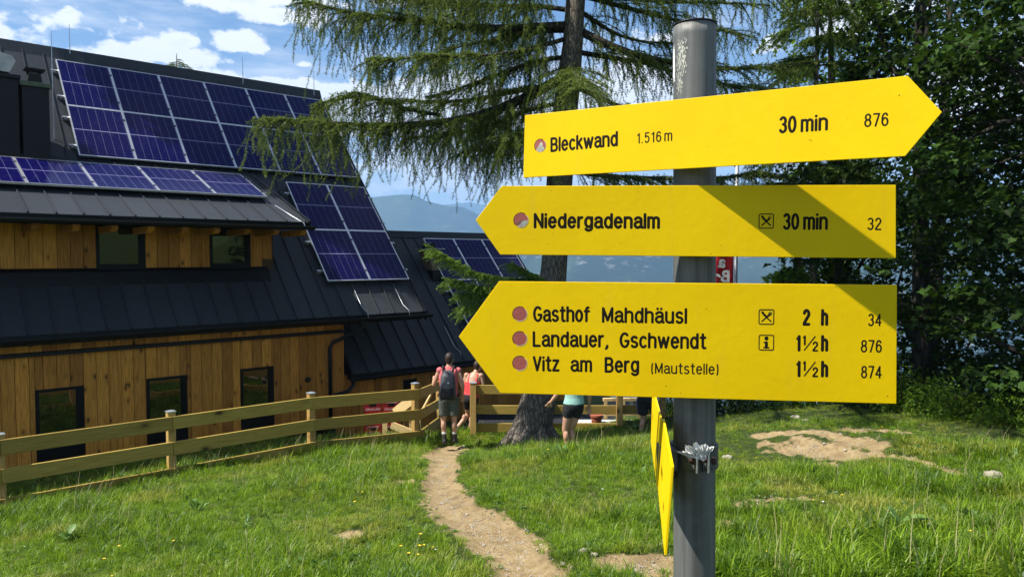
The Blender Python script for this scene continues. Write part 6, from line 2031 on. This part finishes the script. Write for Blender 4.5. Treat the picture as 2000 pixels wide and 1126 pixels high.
def leaf_strip(mb, base, d, L, w, arch=.4, n=5):
    """a broad pointed leaf bending over"""
    d = Vector(d).normalized(); s = d.cross(Vector((0, 0, 1))).normalized(); k = len(mb.v)
    for i in range(n + 1):
        f = i / n; ww = w * math.sin(math.pi * min(.97, f * .9 + .06)) ** .8
        c = Vector(base) + d * L * f + Vector((0, 0, L * (.55 * f - arch * 1.6 * f * f)))
        mb.v += [tuple(c - s * ww + Vector((0, 0, ww * .35))), tuple(c), tuple(c + s * ww + Vector((0, 0, ww * .35)))]
    for i in range(n):
        q = k + 3 * i; mb.f += [(q, q + 1, q + 4, q + 3), (q + 1, q + 2, q + 5, q + 4)]


PLANTS = [(1755, 1045, .30, 8, .036, 'broad leaved lily like plant in the grass at lower right'), (130, 1060, .20, 6, .034, 'tall stemmed plant with pale round leaves at the lower left'), (385, 1000, .14, 8, .026, 'broad leaved weed in the left meadow below the fence post'),
          (480, 1035, .11, 7, .016, 'grey green rosette in the left meadow'), (1095, 893, .17, 9, .035, 'lobed leaf weed below the woman in mint'),
          (1245, 840, .15, 7, .04, 'broad leaved weed by the fence behind the runner')]
for px, py, L, n_, w, lab in PLANTS:
    p = ground_hit(px, py); rr = random.Random(px)
    e = empty('meadow_plant', (p.x, p.y, float(ground(p.x, p.y)) - .01), 0, lab, 'plant')
    for k in range(n_):
        a = k * 2.4 + rr.random(); mb = MB()
        leaf_strip(mb, (rr.uniform(-.03, .03), rr.uniform(-.03, .03), .02 + .012 * k), (math.cos(a), math.sin(a), rr.uniform(.1, 1.1)), L * rr.uniform(.45, 1.1), w * rr.uniform(.7, 1.2), rr.uniform(.1, .55))
        me = mb.mesh('leaf', M['herb'], smooth=True); at_ = me.attributes.new('tint', 'FLOAT', 'POINT'); at_.data.foreach_set('value', [rr.uniform(.3, 1)] * len(me.vertices))
        link('leaf', me, e)
    MB().tube([(0, 0, 0), (.01, 0, .02 + .012 * n_ + .05)], .004, 5).build('stem', M['herb'], e)

# a spotty fern shoot and clover heads: purple
M['purple'] = plain('clover purple', (.25, .06, .20), .7, 0, .2, 60)
# stones on path and mound
ST = [(1028, 862, .0), (1140, 1078, .045), (1160, 1086, .03), (1060, 1060, .03), (1100, 1105, .03), (1420, 895, .07), (1560, 912, .05), (1940, 932, .10), (1925, 945, .05), (1555, 816, .09), (1572, 822, .06), (780, 940, .05), (870, 905, .03), (905, 872, .05), (930, 879, .07), (1598, 925, .04),
      (985, 1060, .02), (1010, 1020, .02), (950, 1010, .02), (900, 985, .018), (880, 950, .016), (1650, 876, .03), (1610, 868, .03), (1565, 940, .03), (1230, 1100, .02), (1270, 1105, .016), (1410, 1022, .03), (1690, 1040, .02)]
SL = {1420: 'pale stone in the grass right of the pole', 1940: 'flat pale stone at the right edge of the meadow', 1555: 'flat stone on the crest right of the pole', 1560: 'stone at the foot of the bald mound', 930: 'flat stone on the path beside the gate'}
stm = []
for s in range(5):
    rr = random.Random(s); mb = MB().ellipsoid((0, 0, 0), (1, .75, .42), nu=9, nv=6)
    mb.v = [tuple(Vector(v) * rr.uniform(.78, 1.15)) for v in mb.v]; stm.append(mb.mesh('stone', M['stone']))
for i, (px, py, r) in enumerate(ST):
    if r == 0: continue
    p = ground_hit(px, py)
    if r > .025:
        o = link('stone', stm[i % 5], None, (p.x, p.y, float(ground(p.x, p.y)) + r * .15), (0, 0, i * 1.3), (r, r, r))
        props(o, SL.get(px, 'small pale stone lying on the bare earth of path or mound'), 'stone', 'small stones on the bare earth' if px not in SL else None)
# gravel of the path
ng = 5200; li = RNG.integers(0, len(DIRT), ng); tq = RNG.random(ng); D_ = np.array(DIRT)[li]
gxp = D_[:, 0] + (D_[:, 2] - D_[:, 0]) * tq + RNG.normal(size=ng) * D_[:, 4] * .6; gyp = D_[:, 1] + (D_[:, 3] - D_[:, 1]) * tq + RNG.normal(size=ng) * D_[:, 4] * .6
gc = bpy.data.collections.new('pebbles')
for s in range(3): gc.objects.link(bpy.data.objects.new('pebble', stm[s]))
scatter('gravel', np.stack([gxp, gyp, ground(gxp, gyp)], 1), RNG.uniform(0, 6.28, ng), RNG.uniform(.003, .011, ng) * np.where(RNG.random(ng) > .96, 2.0, 1.0), RNG.integers(0, 3, ng), gc, 'small pale gravel on the trodden earth')

# ------------------------------------------------------------ the air between here and the mountains
hz = MB().box(-9500, 9500, -3300, 9300, -460, 780).mesh('haze', [])
hm = bpy.data.materials.new('mountain haze'); hm.use_nodes = True; hm.node_tree.nodes.clear(); g = G_(hm.node_tree)
pv = g.n('ShaderNodeVolumePrincipled', ins={'Color': (.34, .61, 1.0, 1), 'Density': .00020, 'Anisotropy': 0.0})
g.link(pv.outputs[0], g.n('ShaderNodeOutputMaterial').inputs['Volume'])
hz.materials.append(hm)
ho = link('haze', hz); ho['kind'] = 'stuff'; ho['label'] = 'bluish mountain haze'
